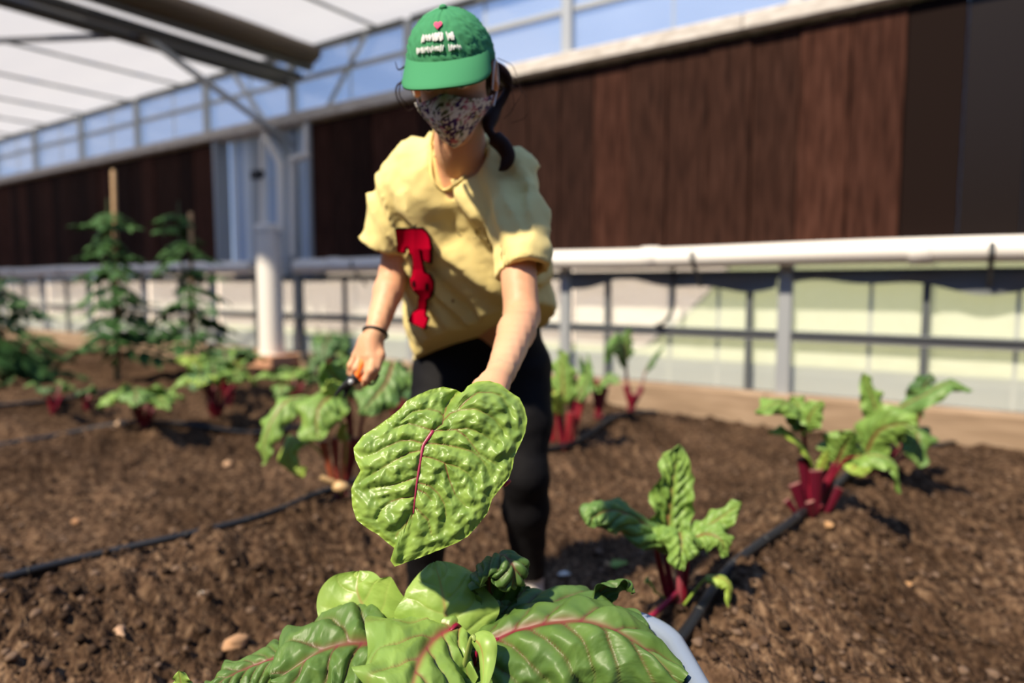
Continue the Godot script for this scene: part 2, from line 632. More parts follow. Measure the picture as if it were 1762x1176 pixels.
const VEINS := [
	[Vector2(12.6, 72.8), Vector2(10.2, 59.4), Vector2(-3.2, 49.2), Vector2(-17.9, 27.7), Vector2(-21.5, 10.6), Vector2(-25.2, -11.3), Vector2(-27.6, -25.9), Vector2(-30.1, -45.4), Vector2(-32.5, -67.4), Vector2(-38.6, -99.1), Vector2(-48.3, -128.4)],
	[Vector2(-3.2, 49.2), Vector2(-21.5, 55.8), Vector2(-41.0, 61.8), Vector2(-60.5, 54.5)],
	[Vector2(-19.1, 31.4), Vector2(-33.7, 36.2), Vector2(-50.8, 36.2), Vector2(-70.3, 27.7), Vector2(-84.9, 20.4), Vector2(-104.4, 13.1)],
	[Vector2(-22.7, 20.9), Vector2(-38.6, 18.0), Vector2(-58.1, 8.2), Vector2(-75.2, -1.6), Vector2(-92.2, -11.3), Vector2(-108.1, -19.8)],
	[Vector2(-26.4, -16.2), Vector2(-41.0, -21.1), Vector2(-63.0, -27.2), Vector2(-94.7, -30.8)],
	[Vector2(-32.5, -44.2), Vector2(-48.3, -45.4), Vector2(-65.4, -50.3), Vector2(-77.6, -60.1), Vector2(-84.9, -74.7)],
	[Vector2(-32.5, -67.4), Vector2(-45.9, -84.5), Vector2(-58.1, -99.1)],
	[Vector2(-14.2, 31.4), Vector2(12.6, 28.9), Vector2(32.1, 24.1), Vector2(51.6, 18.0), Vector2(63.8, 9.4), Vector2(73.6, -4.0), Vector2(78.5, -21.1)],
	[Vector2(-20.3, 13.1), Vector2(-4.4, 9.4), Vector2(12.6, 2.1), Vector2(32.1, -4.0), Vector2(46.8, -13.7), Vector2(56.5, -28.4)],
	[Vector2(12.6, 2.1), Vector2(18.7, -21.1), Vector2(27.3, -43.0), Vector2(41.9, -60.1)],
	[Vector2(-25.2, -24.7), Vector2(-9.3, -29.6), Vector2(2.9, -40.6), Vector2(11.4, -55.2), Vector2(13.8, -72.3), Vector2(10.2, -89.3)],
	[Vector2(-27.6, -33.3), Vector2(-14.2, -40.6), Vector2(-6.9, -50.3)],
	[Vector2(-3.2, 49.2), Vector2(12.6, 49.7), Vector2(30.9, 50.4), Vector2(46.8, 52.1), Vector2(63.8, 46.0), Vector2(80.9, 35.0), Vector2(90.7, 27.7)],
	[Vector2(30.9, 49.7), Vector2(44.3, 39.9), Vector2(63.8, 13.1), Vector2(88.2, -1.6)],
	[Vector2(11.4, 64.3), Vector2(22.4, 75.3), Vector2(37.0, 79.4), Vector2(59.0, 80.1), Vector2(76.0, 72.8), Vector2(85.8, 66.7), Vector2(100.4, 49.7), Vector2(102.8, 39.9)],
	[Vector2(12.6, 71.6), Vector2(5.3, 78.9), Vector2(-11.8, 82.6), Vector2(-33.7, 78.9), Vector2(-50.8, 64.3)],
	[Vector2(12.6, 72.8), Vector2(18.7, 91.1), Vector2(32.1, 105.7)],
	[Vector2(35.8, 82.6), Vector2(46.8, 93.5), Vector2(63.8, 105.7), Vector2(85.8, 105.7), Vector2(100.4, 100.9), Vector2(110.2, 83.8), Vector2(115.0, 69.2)],
	[Vector2(-28.8, -60.1), Vector2(-11.8, -77.1), Vector2(-6.9, -99.1)],
]


func hero_leaf() -> void:
	var at: Vector3 = Vector3(-0.1104, 0.6576, -0.9720)
	var held := base("chard_leaf", at)
	tag(held, "large bright green puckered chard leaf with crimson midrib held out in the hand", "leaf")
	var to_eye := (Vector3(0, 0.918, 0) - at).normalized()
	var sx := Vector3.UP.cross(to_eye).normalized()
	var sy := to_eye.cross(sx)
	held.basis = Basis(sx, sy, to_eye)
	var segs := []
	for k in VEINS.size():
		for j in VEINS[k].size() - 1:
			var fade: float = float(j) / (VEINS[k].size() - 1)
			segs.append([VEINS[k][j], VEINS[k][j + 1], k, fade])
	var green := lin("8aa650")
	var deep := lin("738f42")
	var rim := lin("a4c04e")
	var wine := lin("7a1a30")
	var ns := 300
	var nr := 96
	var far := PackedFloat32Array()
	for s in ns:
		var dir := Vector2.from_angle(TAU * s / ns)
		var r := 0.0
		for k in OUTLINE.size():
			var hit = Geometry2D.segment_intersects_segment(Vector2.ZERO, dir * 400.0, OUTLINE[k], OUTLINE[(k + 1) % OUTLINE.size()])
			if hit != null:
				r = maxf(r, hit.length())
		far.push_back(r)
	var mb := MB.new()
	for q in nr + 1:
		var f := float(q) / nr
		for s in ns:
			var p := Vector2.from_angle(TAU * s / ns) * (far[s] * f)
			var best := 1e9
			var mid := 1e9
			var cleft := 1e9
			var red := 0.0
			for g in segs:
				var a: Vector2 = g[0]
				var ab: Vector2 = g[1] - a
				var h := clampf((p - a).dot(ab) / ab.length_squared(), 0.0, 1.0)
				var e := (p - a - ab * h).length()
				if g[2] == 16:
					cleft = minf(cleft, e)
				if g[2] == 0:
					mid = minf(mid, e)
				if e < best:
					best = e
					red = g[3]
			var edge := far[s] * (1.0 - f)
			# quilting: every patch between veins swells, veins stay low
			var swell := 1.0 - exp(-pow(best / 6.5, 1.2))
			var cells := n_soft.get_noise_2d(p.x + 40.0 + 4.0 * n_leaf.get_noise_2d(p.x * 2.0, p.y * 2.0), p.y + 4.0 * n_leaf.get_noise_2d(p.x * 2.0 + 50.0, p.y * 2.0))
			var fine := n_leaf.get_noise_2d(p.x * 4.0 + 300.0, p.y * 4.0)
			var calm := clampf(edge / 16.0, 0.12, 1.0)
			var z := calm * (10.0 * swell * (0.8 + 0.8 * n_leaf.get_noise_2d(p.x * 1.6, p.y * 1.6 + 90.0)) - 4.5 * (cells + 0.6) * clampf(best / 7.0, 0.0, 1.0) + 1.1 * fine)
			z += 2.6 * (1.0 - calm) * n_leaf.get_noise_2d(p.x * 5.0 + 77.0, p.y * 5.0)
			# the whole leaf: tip and rims bend back, the crumpled lobe by the hand stands forward
			z -= 0.0011 * p.length_squared() + 0.12 * p.y
			z += 16.0 * exp(-(p - Vector2(66, 88)).length_squared() / 1300.0)
			z -= 16.0 * exp(-(p - Vector2(12, 98)).length_squared() / 500.0)
			z += 8.0 * exp(-(p - Vector2(-72, 8)).length_squared() / 900.0)
			z -= 9.0 * exp(-pow(cleft / 6.0, 2.0))
			var col := green.lerp(deep, clampf(0.5 + 1.3 * n_leaf.get_noise_2d(p.x * 1.5, p.y * 1.5), 0.0, 1.0))
			col = col.lerp(rim, clampf(1.0 - edge / 9.0, 0.0, 1.0) * 0.6)
			col = col.lerp(wine, 0.85 * exp(-pow(best / 0.85, 2.0)) * clampf(1.1 - 1.25 * red, 0.0, 1.0))
			mb.vert(Vector3(p.x, p.y, z) * 0.001, col)
	for q in nr:
		for s in ns:
			var a := q * ns + s
			var b := q * ns + (s + 1) % ns
			mb.tri(a, a + ns, b)
			mb.tri(b, a + ns, b + ns)
	var bl := put(mb, "blade", M.leaf_fresh, held)
	# the midrib stands on the blade as a tapering crimson rib
	var rib := MB.new()
	var path := []
	for p: Vector2 in MIDRIB.slice(0, 8):
		path.append(Vector3(p.x, p.y, 2.2 - 0.0011 * p.length_squared() - 0.12 * p.y) * 0.001)
	rib.col = lin("962848")
	rib.tube(curve(path, 24), ramp(0.0028, 0.0008, 24), 8, 0.6, Vector3(0, 0, 1))
	var ro := put(rib, "midrib", M.stalk, held)
	ro.set_meta("label", "crimson midrib")
	var st := MB.new()
	st.col = lin("a81c40")
	st.tube(curve([Vector3(0.004, 0.06, -0.025), Vector3(0.045, 0.07, -0.05), Vector3(0.08, 0.03, -0.06), Vector3(0.1, -0.02, -0.05), Vector3(0.109, -0.032, -0.045)], 14), ramp(0.006, 0.008, 14), 8, 0.7, Vector3(0, 0, 1))
	put(st, "stalk", M.stalk, held)
	assert(bl != null)


# ---------------------------------------------------------------- the gardener
func gardener() -> void:
	var feet: Vector3 = Vector3(-0.1086, 0.0000, -1.8630)
	var who := base("person", feet)
	tag(who, "person in green cap, floral mask, yellow shirt and black leggings leaning forward over the bed", "person")
	var yaw := -0.12
	var pit := 0.6
	var fwd := Vector3(sin(yaw) * cos(pit), -sin(pit), cos(yaw) * cos(pit))
	var hx := Vector3.UP.cross(fwd).normalized()
	var hb := Basis(hx, fwd.cross(hx), fwd).rotated(fwd, 0.04)
	var hc: Vector3 = Vector3(-0.1157, 1.3272, -1.3716)
	var head := func(p: Vector3) -> Vector3: return hc + hb * p
	# joints
	var neck0: Vector3 = hc + hb * Vector3(0, -0.05, -0.03)
	var neck1: Vector3 = Vector3(-0.1177, 1.1289, -1.5768)
	var s_l: Vector3 = Vector3(-0.2431, 1.1696, -1.5876)
	var s_r: Vector3 = Vector3(-0.0013, 1.1451, -1.5120)
	var e_l: Vector3 = Vector3(-0.2822, 0.9457, -1.6416)
	var w_l: Vector3 = Vector3(-0.3110, 0.8051, -1.5444)
	var e_r: Vector3 = Vector3(0.0199, 0.8540, -1.3716)
	var w_r: Vector3 = Vector3(-0.0186, 0.7693, -1.1448)
	var h_l: Vector3 = Vector3(-0.1820, 0.6772, -1.8792)
	var h_r: Vector3 = Vector3(0.0196, 0.6744, -1.9008)
	var k_l: Vector3 = Vector3(-0.2172, 0.4184, -1.7496)
	var k_r: Vector3 = Vector3(0.0349, 0.4049, -1.8252)
	var a_l: Vector3 = Vector3(-0.2532, 0.0521, -1.8792)
	var a_r: Vector3 = Vector3(0.0495, 0.0753, -1.9440)
	var skin := func(p: Vector3) -> Color:
		return lin("e2ae88").lerp(lin("d49c78"), clampf(0.5 + 0.8 * n_leaf.get_noise_3dv(p * 300.0), 0.0, 1.0))
	# ---- body: one skin from head to ankles
	var body := MB.new()
	var f := Field.new(Vector3(-0.46, 0.02, -2.06), Vector3(0.2, 1.3, -1.0), 0.011)
	f.chain([Vector3(-0.2124, 1.0944, -1.6200), Vector3(-0.1615, 0.8724, -1.7928), Vector3(-0.1316, 0.7399, -1.9008)], [0.07, 0.07, 0.07], 0.05)
	f.chain([Vector3(-0.0382, 1.0885, -1.5660), Vector3(-0.0198, 0.8724, -1.7928), Vector3(-0.0179, 0.7399, -1.9008)], [0.07, 0.075, 0.075], 0.05)
	f.chain([neck0, neck0.lerp(neck1, 0.5), neck1, Vector3(-0.1187, 1.0831, -1.6416)], [0.05, 0.046, 0.05, 0.055], 0.04)
	f.bone(neck1, s_l, 0.045, 0.042, 0.04)
	f.bone(neck1, s_r, 0.045, 0.042, 0.04)
	f.chain([s_l, s_l.lerp(e_l, 0.5), e_l, e_l.lerp(w_l, 0.3), w_l], [0.044, 0.039, 0.034, 0.0345, 0.0245], 0.012)
	f.chain([s_r, s_r.lerp(e_r, 0.5), e_r, e_r.lerp(w_r, 0.3), w_r], [0.046, 0.040, 0.036, 0.036, 0.026], 0.012)
	f.chain([h_l, k_l, k_l.lerp(a_l, 0.35), a_l], [0.07, 0.05, 0.05, 0.033], 0.03)
	f.chain([h_r, k_r, k_r.lerp(a_r, 0.35), a_r], [0.07, 0.05, 0.048, 0.033], 0.03)
	f.surface(body, skin)
	# head with brow, nose, eyes, lips and ears
	var hf := Field.new(hc - Vector3.ONE * 0.16, hc + Vector3.ONE * 0.16, 0.0042)
	hf.blob(head.call(Vector3(0, 0.026, -0.012)), hb, Vector3(0.072, 0.08, 0.088), 0.02)
	hf.bone(head.call(Vector3(0, -0.01, 0.03)), head.call(Vector3(0, -0.082, 0.052)), 0.058, 0.03, 0.03)
	hf.bone(head.call(Vector3(-0.04, -0.05, 0.02)), head.call(Vector3(0, -0.09, 0.055)), 0.022, 0.02, 0.03)
	hf.bone(head.call(Vector3(0.04, -0.05, 0.02)), head.call(Vector3(0, -0.09, 0.055)), 0.022, 0.02, 0.03)
	hf.bone(head.call(Vector3(0, 0.0, 0.083)), head.call(Vector3(0, -0.033, 0.1)), 0.008, 0.012, 0.012)
	for s: float in [-1.0, 1.0]:
		hf.bone(head.call(Vector3(s * 0.02, 0.024, 0.082)), head.call(Vector3(s * 0.045, 0.022, 0.07)), 0.009, 0.008, 0.012)
		hf.blob(head.call(Vector3(s * 0.032, 0.006, 0.092)), hb, Vector3(0.016, 0.011, 0.012), 0.008, true)
		hf.blob(head.call(Vector3(s * 0.032, 0.006, 0.074)), hb, Vector3(0.0135, 0.0115, 0.0125), 0.003)
		hf.bone(head.call(Vector3(s * 0.012, -0.035, 0.09)), head.call(Vector3(s * 0.011, -0.036, 0.092)), 0.007, 0.007, 0.008)
		hf.blob(head.call(Vector3(s * 0.079, -0.012, -0.008)), hb.rotated(hb.y, s * 0.5), Vector3(0.009, 0.031, 0.019), 0.008)
		hf.blob(head.call(Vector3(s * 0.088, -0.01, -0.002)), hb.rotated(hb.y, s * 0.5), Vector3(0.005, 0.018, 0.009), 0.006, true)
	hf.bone(head.call(Vector3(-0.02, -0.064, 0.083)), head.call(Vector3(0.02, -0.064, 0.083)), 0.006, 0.006, 0.006)
	hf.bone(neck0, neck0.lerp(neck1, 0.3), 0.048, 0.047, 0.02)
	hf.surface(body, func(p: Vector3) -> Color:
		var q: Vector3 = hb.inverse() * (p - hc)
		var e := Vector2(absf(q.x) - 0.032, q.y - 0.006).length()
		if q.z > 0.05 and e < 0.0062:
			return lin("2a1a12")
		if q.z > 0.05 and Vector2((absf(q.x) - 0.032) * 0.8, q.y - 0.006).length() < 0.0095:
			return lin("e6ddd4")
		if q.z > 0.05 and absf(q.x) > 0.014 and absf(q.x) < 0.05 and absf(q.y - 0.028) < 0.004:
			return lin("3a251a")
		if q.z > 0.06 and absf(q.x) < 0.022 and absf(q.y + 0.064) < 0.008:
			return lin("b5685c")
		return skin.call(p))
	# hand round the secateurs
	var g := Field.new(w_l - Vector3(0.075, 0.13, 0.075), w_l + Vector3(0.05, 0.03, 0.08), 0.0032)
	g.bone(w_l, Vector3(-0.3209, 0.7791, -1.5390), 0.024, 0.022, 0.01)
	g.chain([Vector3(-0.3155, 0.7870, -1.5390), Vector3(-0.3090, 0.7576, -1.5174)], [0.018, 0.0125], 0.014)
	g.chain([Vector3(-0.3221, 0.7870, -1.5390), Vector3(-0.3220, 0.7576, -1.5174)], [0.018, 0.0125], 0.014)
	g.chain([Vector3(-0.3285, 0.7865, -1.5444), Vector3(-0.3373, 0.7577, -1.5282)], [0.018, 0.012], 0.014)
	g.chain([Vector3(-0.3323, 0.7834, -1.5498), Vector3(-0.3527, 0.7587, -1.5444)], [0.017, 0.0115], 0.014)
	g.chain([Vector3(-0.3090, 0.7576, -1.5174), Vector3(-0.3108, 0.7293, -1.4926), Vector3(-0.3221, 0.7108, -1.4958), Vector3(-0.3285, 0.6976, -1.5066)], [0.0105, 0.0095, 0.0088, 0.0075], 0.004)
	g.chain([Vector3(-0.3220, 0.7576, -1.5174), Vector3(-0.3190, 0.7250, -1.5066), Vector3(-0.3239, 0.7037, -1.5282), Vector3(-0.3337, 0.7034, -1.5498)], [0.0105, 0.0095, 0.0085, 0.0075], 0.003)
	g.chain([Vector3(-0.3373, 0.7577, -1.5282), Vector3(-0.3472, 0.7321, -1.5120), Vector3(-0.3577, 0.7156, -1.5282), Vector3(-0.3589, 0.7053, -1.5552)], [0.0102, 0.0092, 0.0085, 0.0072], 0.003)
	g.chain([Vector3(-0.3527, 0.7587, -1.5444), Vector3(-0.3651, 0.7354, -1.5390), Vector3(-0.3694, 0.7167, -1.5498), Vector3(-0.3666, 0.7092, -1.5660)], [0.0096, 0.0085, 0.008, 0.007], 0.003)
	g.chain([Vector3(-0.3074, 0.7865, -1.5444), Vector3(-0.2957, 0.7596, -1.5228), Vector3(-0.3021, 0.7328, -1.5066), Vector3(-0.3113, 0.7112, -1.5120)], [0.015, 0.0115, 0.010, 0.008], 0.006)
	g.surface(body, skin)
	# hand round the stalk, behind the held leaf
	var k2 := Field.new(w_r - Vector3(0.08, 0.12, 0.05), w_r + Vector3(0.06, 0.04, 0.13), 0.0034)
	k2.bone(w_r, Vector3(-0.0299, 0.7547, -1.1232), 0.025, 0.024, 0.012)
	k2.chain([Vector3(-0.0334, 0.7543, -1.1124), Vector3(-0.0416, 0.7468, -1.0746)], [0.02, 0.014], 0.014)
	k2.chain([Vector3(-0.0258, 0.7524, -1.1124), Vector3(-0.0231, 0.7394, -1.0746)], [0.02, 0.014], 0.014)
	k2.chain([Vector3(-0.0416, 0.7468, -1.0746), Vector3(-0.0516, 0.7356, -1.0530), Vector3(-0.0562, 0.7217, -1.0692), Vector3(-0.0498, 0.7139, -1.0908)], [0.0105, 0.0095, 0.0088, 0.0078], 0.004)
	k2.chain([Vector3(-0.0342, 0.7431, -1.0746), Vector3(-0.0407, 0.7289, -1.0498), Vector3(-0.0449, 0.7152, -1.0638), Vector3(-0.0385, 0.7044, -1.0908)], [0.0108, 0.0098, 0.009, 0.008], 0.004)
	k2.chain([Vector3(-0.0268, 0.7394, -1.0746), Vector3(-0.0299, 0.7228, -1.0530), Vector3(-0.0332, 0.7086, -1.0692), Vector3(-0.0273, 0.7006, -1.0908)], [0.0105, 0.0095, 0.0088, 0.0078], 0.004)
	k2.chain([Vector3(-0.0195, 0.7366, -1.0800), Vector3(-0.0192, 0.7208, -1.0638), Vector3(-0.0213, 0.7094, -1.0746), Vector3(-0.0179, 0.7044, -1.0908)], [0.0098, 0.0088, 0.008, 0.007], 0.004)
	k2.chain([Vector3(-0.0393, 0.7574, -1.1178), Vector3(-0.0520, 0.7540, -1.1016), Vector3(-0.0603, 0.7478, -1.0800), Vector3(-0.0631, 0.7412, -1.0638)], [0.015, 0.0118, 0.0105, 0.008], 0.006)
	k2.surface(body, skin)
	put(body, "body", M.skin, who, feet)

	# ---- leggings
	var lg := Field.new(Vector3(-0.4, 0.06, -2.1), Vector3(0.2, 0.85, -1.55), 0.010)
	lg.chain([Vector3(-0.1459, 0.7902, -1.8792), Vector3(-0.1676, 0.6990, -1.9008)], [0.095, 0.1], 0.06)
	lg.chain([Vector3(-0.0208, 0.8063, -1.8792), Vector3(-0.0016, 0.6965, -1.9224)], [0.095, 0.1], 0.06)
	lg.chain([h_l, h_l.lerp(k_l, 0.5), k_l, k_l.lerp(a_l, 0.35), a_l], [0.092, 0.08, 0.062, 0.066, 0.045], 0.03)
	lg.chain([h_r, h_r.lerp(k_r, 0.5), k_r, k_r.lerp(a_r, 0.35), a_r], [0.092, 0.08, 0.062, 0.062, 0.045], 0.03)
	var n_knit := noise(31, 9.0, 2)
	lg.ripple(func(p: Vector3) -> float: return 0.004 * n_knit.get_noise_3d(p.x, p.y * 1.6, p.z), 0.02)
	var lm := MB.new()
	lg.surface(lm, func(_p): return Color.WHITE)
	put(lm, "leggings", M.leggings, who, feet).set_meta("label", "black leggings")

	# ---- shoes
	for a: Vector3 in [a_l, a_r]:
		var gy := soil(a.x, a.z, false)
		var sf := Field.new(Vector3(a.x - 0.08, gy - 0.03, a.z - 0.12), Vector3(a.x + 0.08, gy + 0.16, a.z + 0.22), 0.006)
		var y := gy + 0.04
		sf.chain([Vector3(a.x, y, a.z - 0.045), Vector3(a.x, y, a.z + 0.06), Vector3(a.x + 0.005, y - 0.008, a.z + 0.15)], [0.038, 0.04, 0.034], 0.02)
		sf.bone(Vector3(a.x, y, a.z - 0.02), Vector3(a.x, y + 0.07, a.z - 0.01), 0.042, 0.046, 0.02)
		sf.plane(Vector3(0, gy - 0.002, 0), Vector3.DOWN)
		var sm := MB.new()
		var sole := gy + 0.022
		sf.surface(sm, func(p: Vector3) -> Color: return lin("b9b2ab") if p.y > sole else lin("e6e2dc"))
		var so := put(sm, "shoe", M.shoe, who, feet)
		var lc := MB.new()
		for k in 4:
			var zz: float = a.z + 0.03 + k * 0.022
			lc.tube(curve([Vector3(a.x - 0.026, y + 0.028, zz), Vector3(a.x, y + 0.043 - 0.006 * k, zz), Vector3(a.x + 0.026, y + 0.028, zz)], 6), [0.0035], 6)
		put(lc, "laces", M.white_cloth, so, feet)

	# ---- shirt
	var sh := Field.new(Vector3(-0.42, 0.6, -2.02), Vector3(0.2, 1.3, -1.2), 0.0065)
	sh.chain([Vector3(-0.1919, 1.1119, -1.5984), Vector3(-0.1609, 0.9889, -1.6848), Vector3(-0.1616, 0.8733, -1.7604), Vector3(-0.1671, 0.7339, -1.8792)], [0.094, 0.1, 0.103, 0.112], 0.07)
	sh.chain([Vector3(-0.0470, 1.1067, -1.5552), Vector3(-0.0265, 0.9876, -1.6524), Vector3(-0.0105, 0.8733, -1.7604), Vector3(0.0000, 0.7419, -1.8792)], [0.094, 0.1, 0.106, 0.114], 0.07)
	sh.bone(Vector3(-0.1777, 1.1910, -1.5984), Vector3(-0.0537, 1.1790, -1.5660), 0.06, 0.06, 0.06)
	sh.bone(Vector3(-0.1964, 1.1968, -1.6092), s_l, 0.055, 0.05, 0.05)
	sh.bone(Vector3(-0.0468, 1.1836, -1.5552), s_r, 0.055, 0.055, 0.05)
	sh.chain([s_l, Vector3(-0.2726, 1.1072, -1.6146), Vector3(-0.2998, 1.0075, -1.6362)], [0.058, 0.058, 0.062], 0.02)
	sh.chain([s_r, Vector3(0.0147, 1.0460, -1.4526), Vector3(0.0250, 0.9299, -1.4040)], [0.06, 0.06, 0.058], 0.02)
	var cut_l: Vector3 = (Vector3(-0.2998, 1.0075, -1.6362) - s_l).normalized()
	var cut_r: Vector3 = (Vector3(0.0250, 0.9299, -1.4040) - s_r).normalized()
	# open sleeve ends, neckline and hem
	var n_fold := noise(5, 7.0, 1)
	var n_crease := noise(8, 17.0, 2)
	sh.ripple(func(p: Vector3) -> float:
		var w := n_crease.get_noise_3d(p.x * 0.3, p.y * 0.25, p.z * 0.3)
		var lean := p.x * 1.5 + (p.y - 1.0) * 0.7 + p.z * 0.6
		return 0.026 * (absf(n_fold.get_noise_3d(lean * 1.4 + w * 0.03, p.y * 0.4, p.z * 0.5)) - 0.25) + 0.0035 * n_crease.get_noise_3d(p.x, p.y * 1.3, p.z), 0.04)
	sh.bore(Vector3(-0.3025, 1.0088, -1.6362), cut_l, 0.12, 0.066)
	sh.bore(Vector3(-0.3025, 1.0088, -1.6362) - cut_l * 0.05, cut_l, 0.12, 0.046)
	sh.bore(Vector3(0.0239, 0.9442, -1.4094), cut_r, 0.14, 0.085)
	sh.bore(Vector3(0.0239, 0.9442, -1.4094) - cut_r * 0.05, cut_r, 0.14, 0.042)
	sh.chain([Vector3(-0.1046, 1.2500, -1.3824), Vector3(-0.1139, 1.2110, -1.4688)], [0.03, 0.03], 0.01)
	sh.bone(Vector3(-0.0942, 1.2863, -1.4364), Vector3(-0.1099, 1.1986, -1.4796), 0.06, 0.056, 0.008, true)
	sh.bone(Vector3(-0.1098, 1.2185, -1.4472), Vector3(-0.1390, 1.1447, -1.4688), 0.045, 0.024, 0.01, true)
	var hem: Vector3 = Vector3(-0.2667, 0.7338, -1.7712)
	var hem2: Vector3 = Vector3(0.1157, 0.8276, -1.8360)
	var across := (hem2 - hem).normalized()
	var down := (Vector3(0, -1, 0.35) - across * across.dot(Vector3(0, -1, 0.35))).normalized()
	sh.plane(hem, down, 0.006)
	var tm := MB.new()
	sh.surface(tm, func(_p): return Color.WHITE)
	var shirt := put(tm, "t_shirt", M.shirt, who, feet)
	shirt.set_meta("label", "pale yellow cotton t-shirt")
	letter_patch(sh, shirt, feet)
	# faint small print on the chest, too worn to read
	var pr := MB.new()
	for q: Array in [[Vector3(-0.1100, 1.0253, -1.4040), Vector3(-0.1065, 1.0159, -1.4040)], [Vector3(-0.1065, 1.0159, -1.4040), Vector3(-0.1006, 1.0183, -1.4040)], [Vector3(-0.0745, 1.0312, -1.4040), Vector3(-0.0746, 1.0206, -1.4040)], [Vector3(-0.0698, 1.0312, -1.4040), Vector3(-0.0698, 1.0206, -1.4040)], [Vector3(-0.0745, 1.0253, -1.4040), Vector3(-0.0698, 1.0253, -1.4040)], [Vector3(-0.0650, 1.0323, -1.4040), Vector3(-0.0639, 1.0206, -1.4040)], [Vector3(-0.0769, 1.0159, -1.4040), Vector3(-0.0770, 1.0101, -1.4040)], [Vector3(-0.0722, 1.0159, -1.4040), Vector3(-0.0711, 1.0089, -1.4040)], [Vector3(-0.0663, 1.0159, -1.4040), Vector3(-0.0651, 1.0101, -1.4040)]]:
		var ends := []
		for e: Vector3 in q:
			var way := (e - Vector3(0, 0.918, 0)).normalized()
			var u := 0.0
			while u < 0.5 and sh.value(e + way * u) > 0.0005:
				u += 0.002
			ends.append(e + way * u)
		pr.tube(ends, [0.0012], 5)
	put(pr, "chest_print", M.print_grey, shirt, feet)
	# ribbed collar round the neckline
	var rim := []
	for q: Vector3 in [Vector3(-0.1435, 1.2061, -1.2960), Vector3(-0.1502, 1.1765, -1.2960), Vector3(-0.1517, 1.1393, -1.2960), Vector3(-0.1455, 1.1084, -1.2960), Vector3(-0.1250, 1.0934, -1.2960), Vector3(-0.0966, 1.1106, -1.2960), Vector3(-0.0704, 1.1383, -1.2960), Vector3(-0.0465, 1.1702, -1.2960), Vector3(-0.0335, 1.1956, -1.2960)]:
		var dir := (q - Vector3(0, 0.918, 0)).normalized()
		var t := 0.0
		while t < 0.4 and sh.value(q + dir * t) > 0.001:
			t += 0.003
		rim.append(q + dir * (t if t < 0.39 else 0.2))
	var cl := MB.new()
	cl.tube(curve(rim, 40), [0.0065], 8, 0.5, Vector3(0, 0.5, 1))
	put(cl, "collar", M.shirt, shirt, feet)

	# ---- cap
	var cap_c := Vector3(0, 0.022, -0.008)
	var cap_r := Vector3(0.084, 0.096, 0.101)
	var crown := func(az: float, el: float, out: float) -> Vector3:
		var r := cap_r + Vector3.ONE * out
		var p := Vector3(cos(el) * sin(az) * r.x, sin(el) * r.y, cos(el) * cos(az) * r.z)
		return head.call(cap_c + p)
	var n_cap := noise(12, 14.0, 2)
	var cm := MB.new()
	cm.col = Color.WHITE
	for q in 26:
		var el := lerpf(0.02, PI / 2, q / 25.0)
		for s in 96:
			var az := TAU * s / 96.0
			var seam := absf(sin(az * 3.0))
			var o := -0.0022 * exp(-pow(seam / 0.14, 2.0)) + 0.006 * n_cap.get_noise_3d(sin(az) * cos(el), sin(el), cos(az) * cos(el)) * cos(el)
			cm.vert(crown.call(az, el, o))
	for q in 25:
		for s in 96:
			var a := q * 96 + s
			var b := q * 96 + (s + 1) % 96
			cm.tri(a, a + 96, b)
			cm.tri(b, a + 96, b + 96)
	var cap := put(cm, "cap", M.cap, who, feet)
	cap.set_meta("label", "green baseball cap with curved brim")
	var bm := MB.new()
	var bw := 33
	for side in 2:
		for e in 9:
			for s in bw:
				var az := lerpf(-1.28, 1.28, s / (bw - 1.0))
				var x := e / 8.0
				var l := 0.07 * pow(maxf(cos(az * 1.12), 0.0), 0.5) + 0.004
				var p := Vector3(sin(az) * (cap_r.x - 0.001), 0.024, cos(az) * (cap_r.z - 0.003))
				p += Vector3(sin(az) * 0.2, -0.22, 1.0 - 0.1 * absf(az)) * l * x
				p.y -= 2.9 * p.x * p.x * (0.3 + 0.7 * x) - 0.006 * (1.0 - x) + side * 0.0035
				bm.vert(head.call(cap_c + p))
	for side in 2:
		for e in 8:
			for s in bw - 1:
				var a := side * 9 * bw + e * bw + s
				if side == 0:
					bm.tri(a, a + 1, a + bw)
					bm.tri(a + 1, a + bw + 1, a + bw)
				else:
					bm.tri(a, a + bw, a + 1)
					bm.tri(a + 1, a + bw, a + bw + 1)
	for s in bw - 1:
		var a := 8 * bw + s
		var b := 9 * bw + 8 * bw + s
		bm.tri(a, a + 1, b)
		bm.tri(a + 1, b + 1, b)
	put(bm, "brim", M.cap, cap, feet)
	var btn := MB.new()
	btn.ball(crown.call(0.0, PI / 2, 0.002), Vector3(0.008, 0.005, 0.008), hb)
	put(btn, "button", M.cap, cap, feet)
	# embroidery: a small pink heart over two lines of white stitching, too fine to read
	var heart := MB.new()
	for k in 60:
		var t := TAU * k / 60.0
		var hxp := 0.011 * pow(sin(t), 3.0) * 1.25
		var hyp := 0.0005 * (13.0 * cos(t) - 5.0 * cos(2 * t) - 2.0 * cos(3 * t) - cos(4 * t)) * 1.2
		heart.vert(crown.call(-0.04 + hxp / 0.08, 0.98 + hyp / 0.1, 0.003))
	var hc0 := heart.vert(crown.call(-0.04, 0.98, 0.005))
	for k in 60:
		heart.tri(hc0, (k + 1) % 60, k)
	put(heart, "heart_emblem", M.pink_thread, cap, feet)
	var words := MB.new()
	var rr := RandomNumberGenerator.new()
	rr.seed = 4
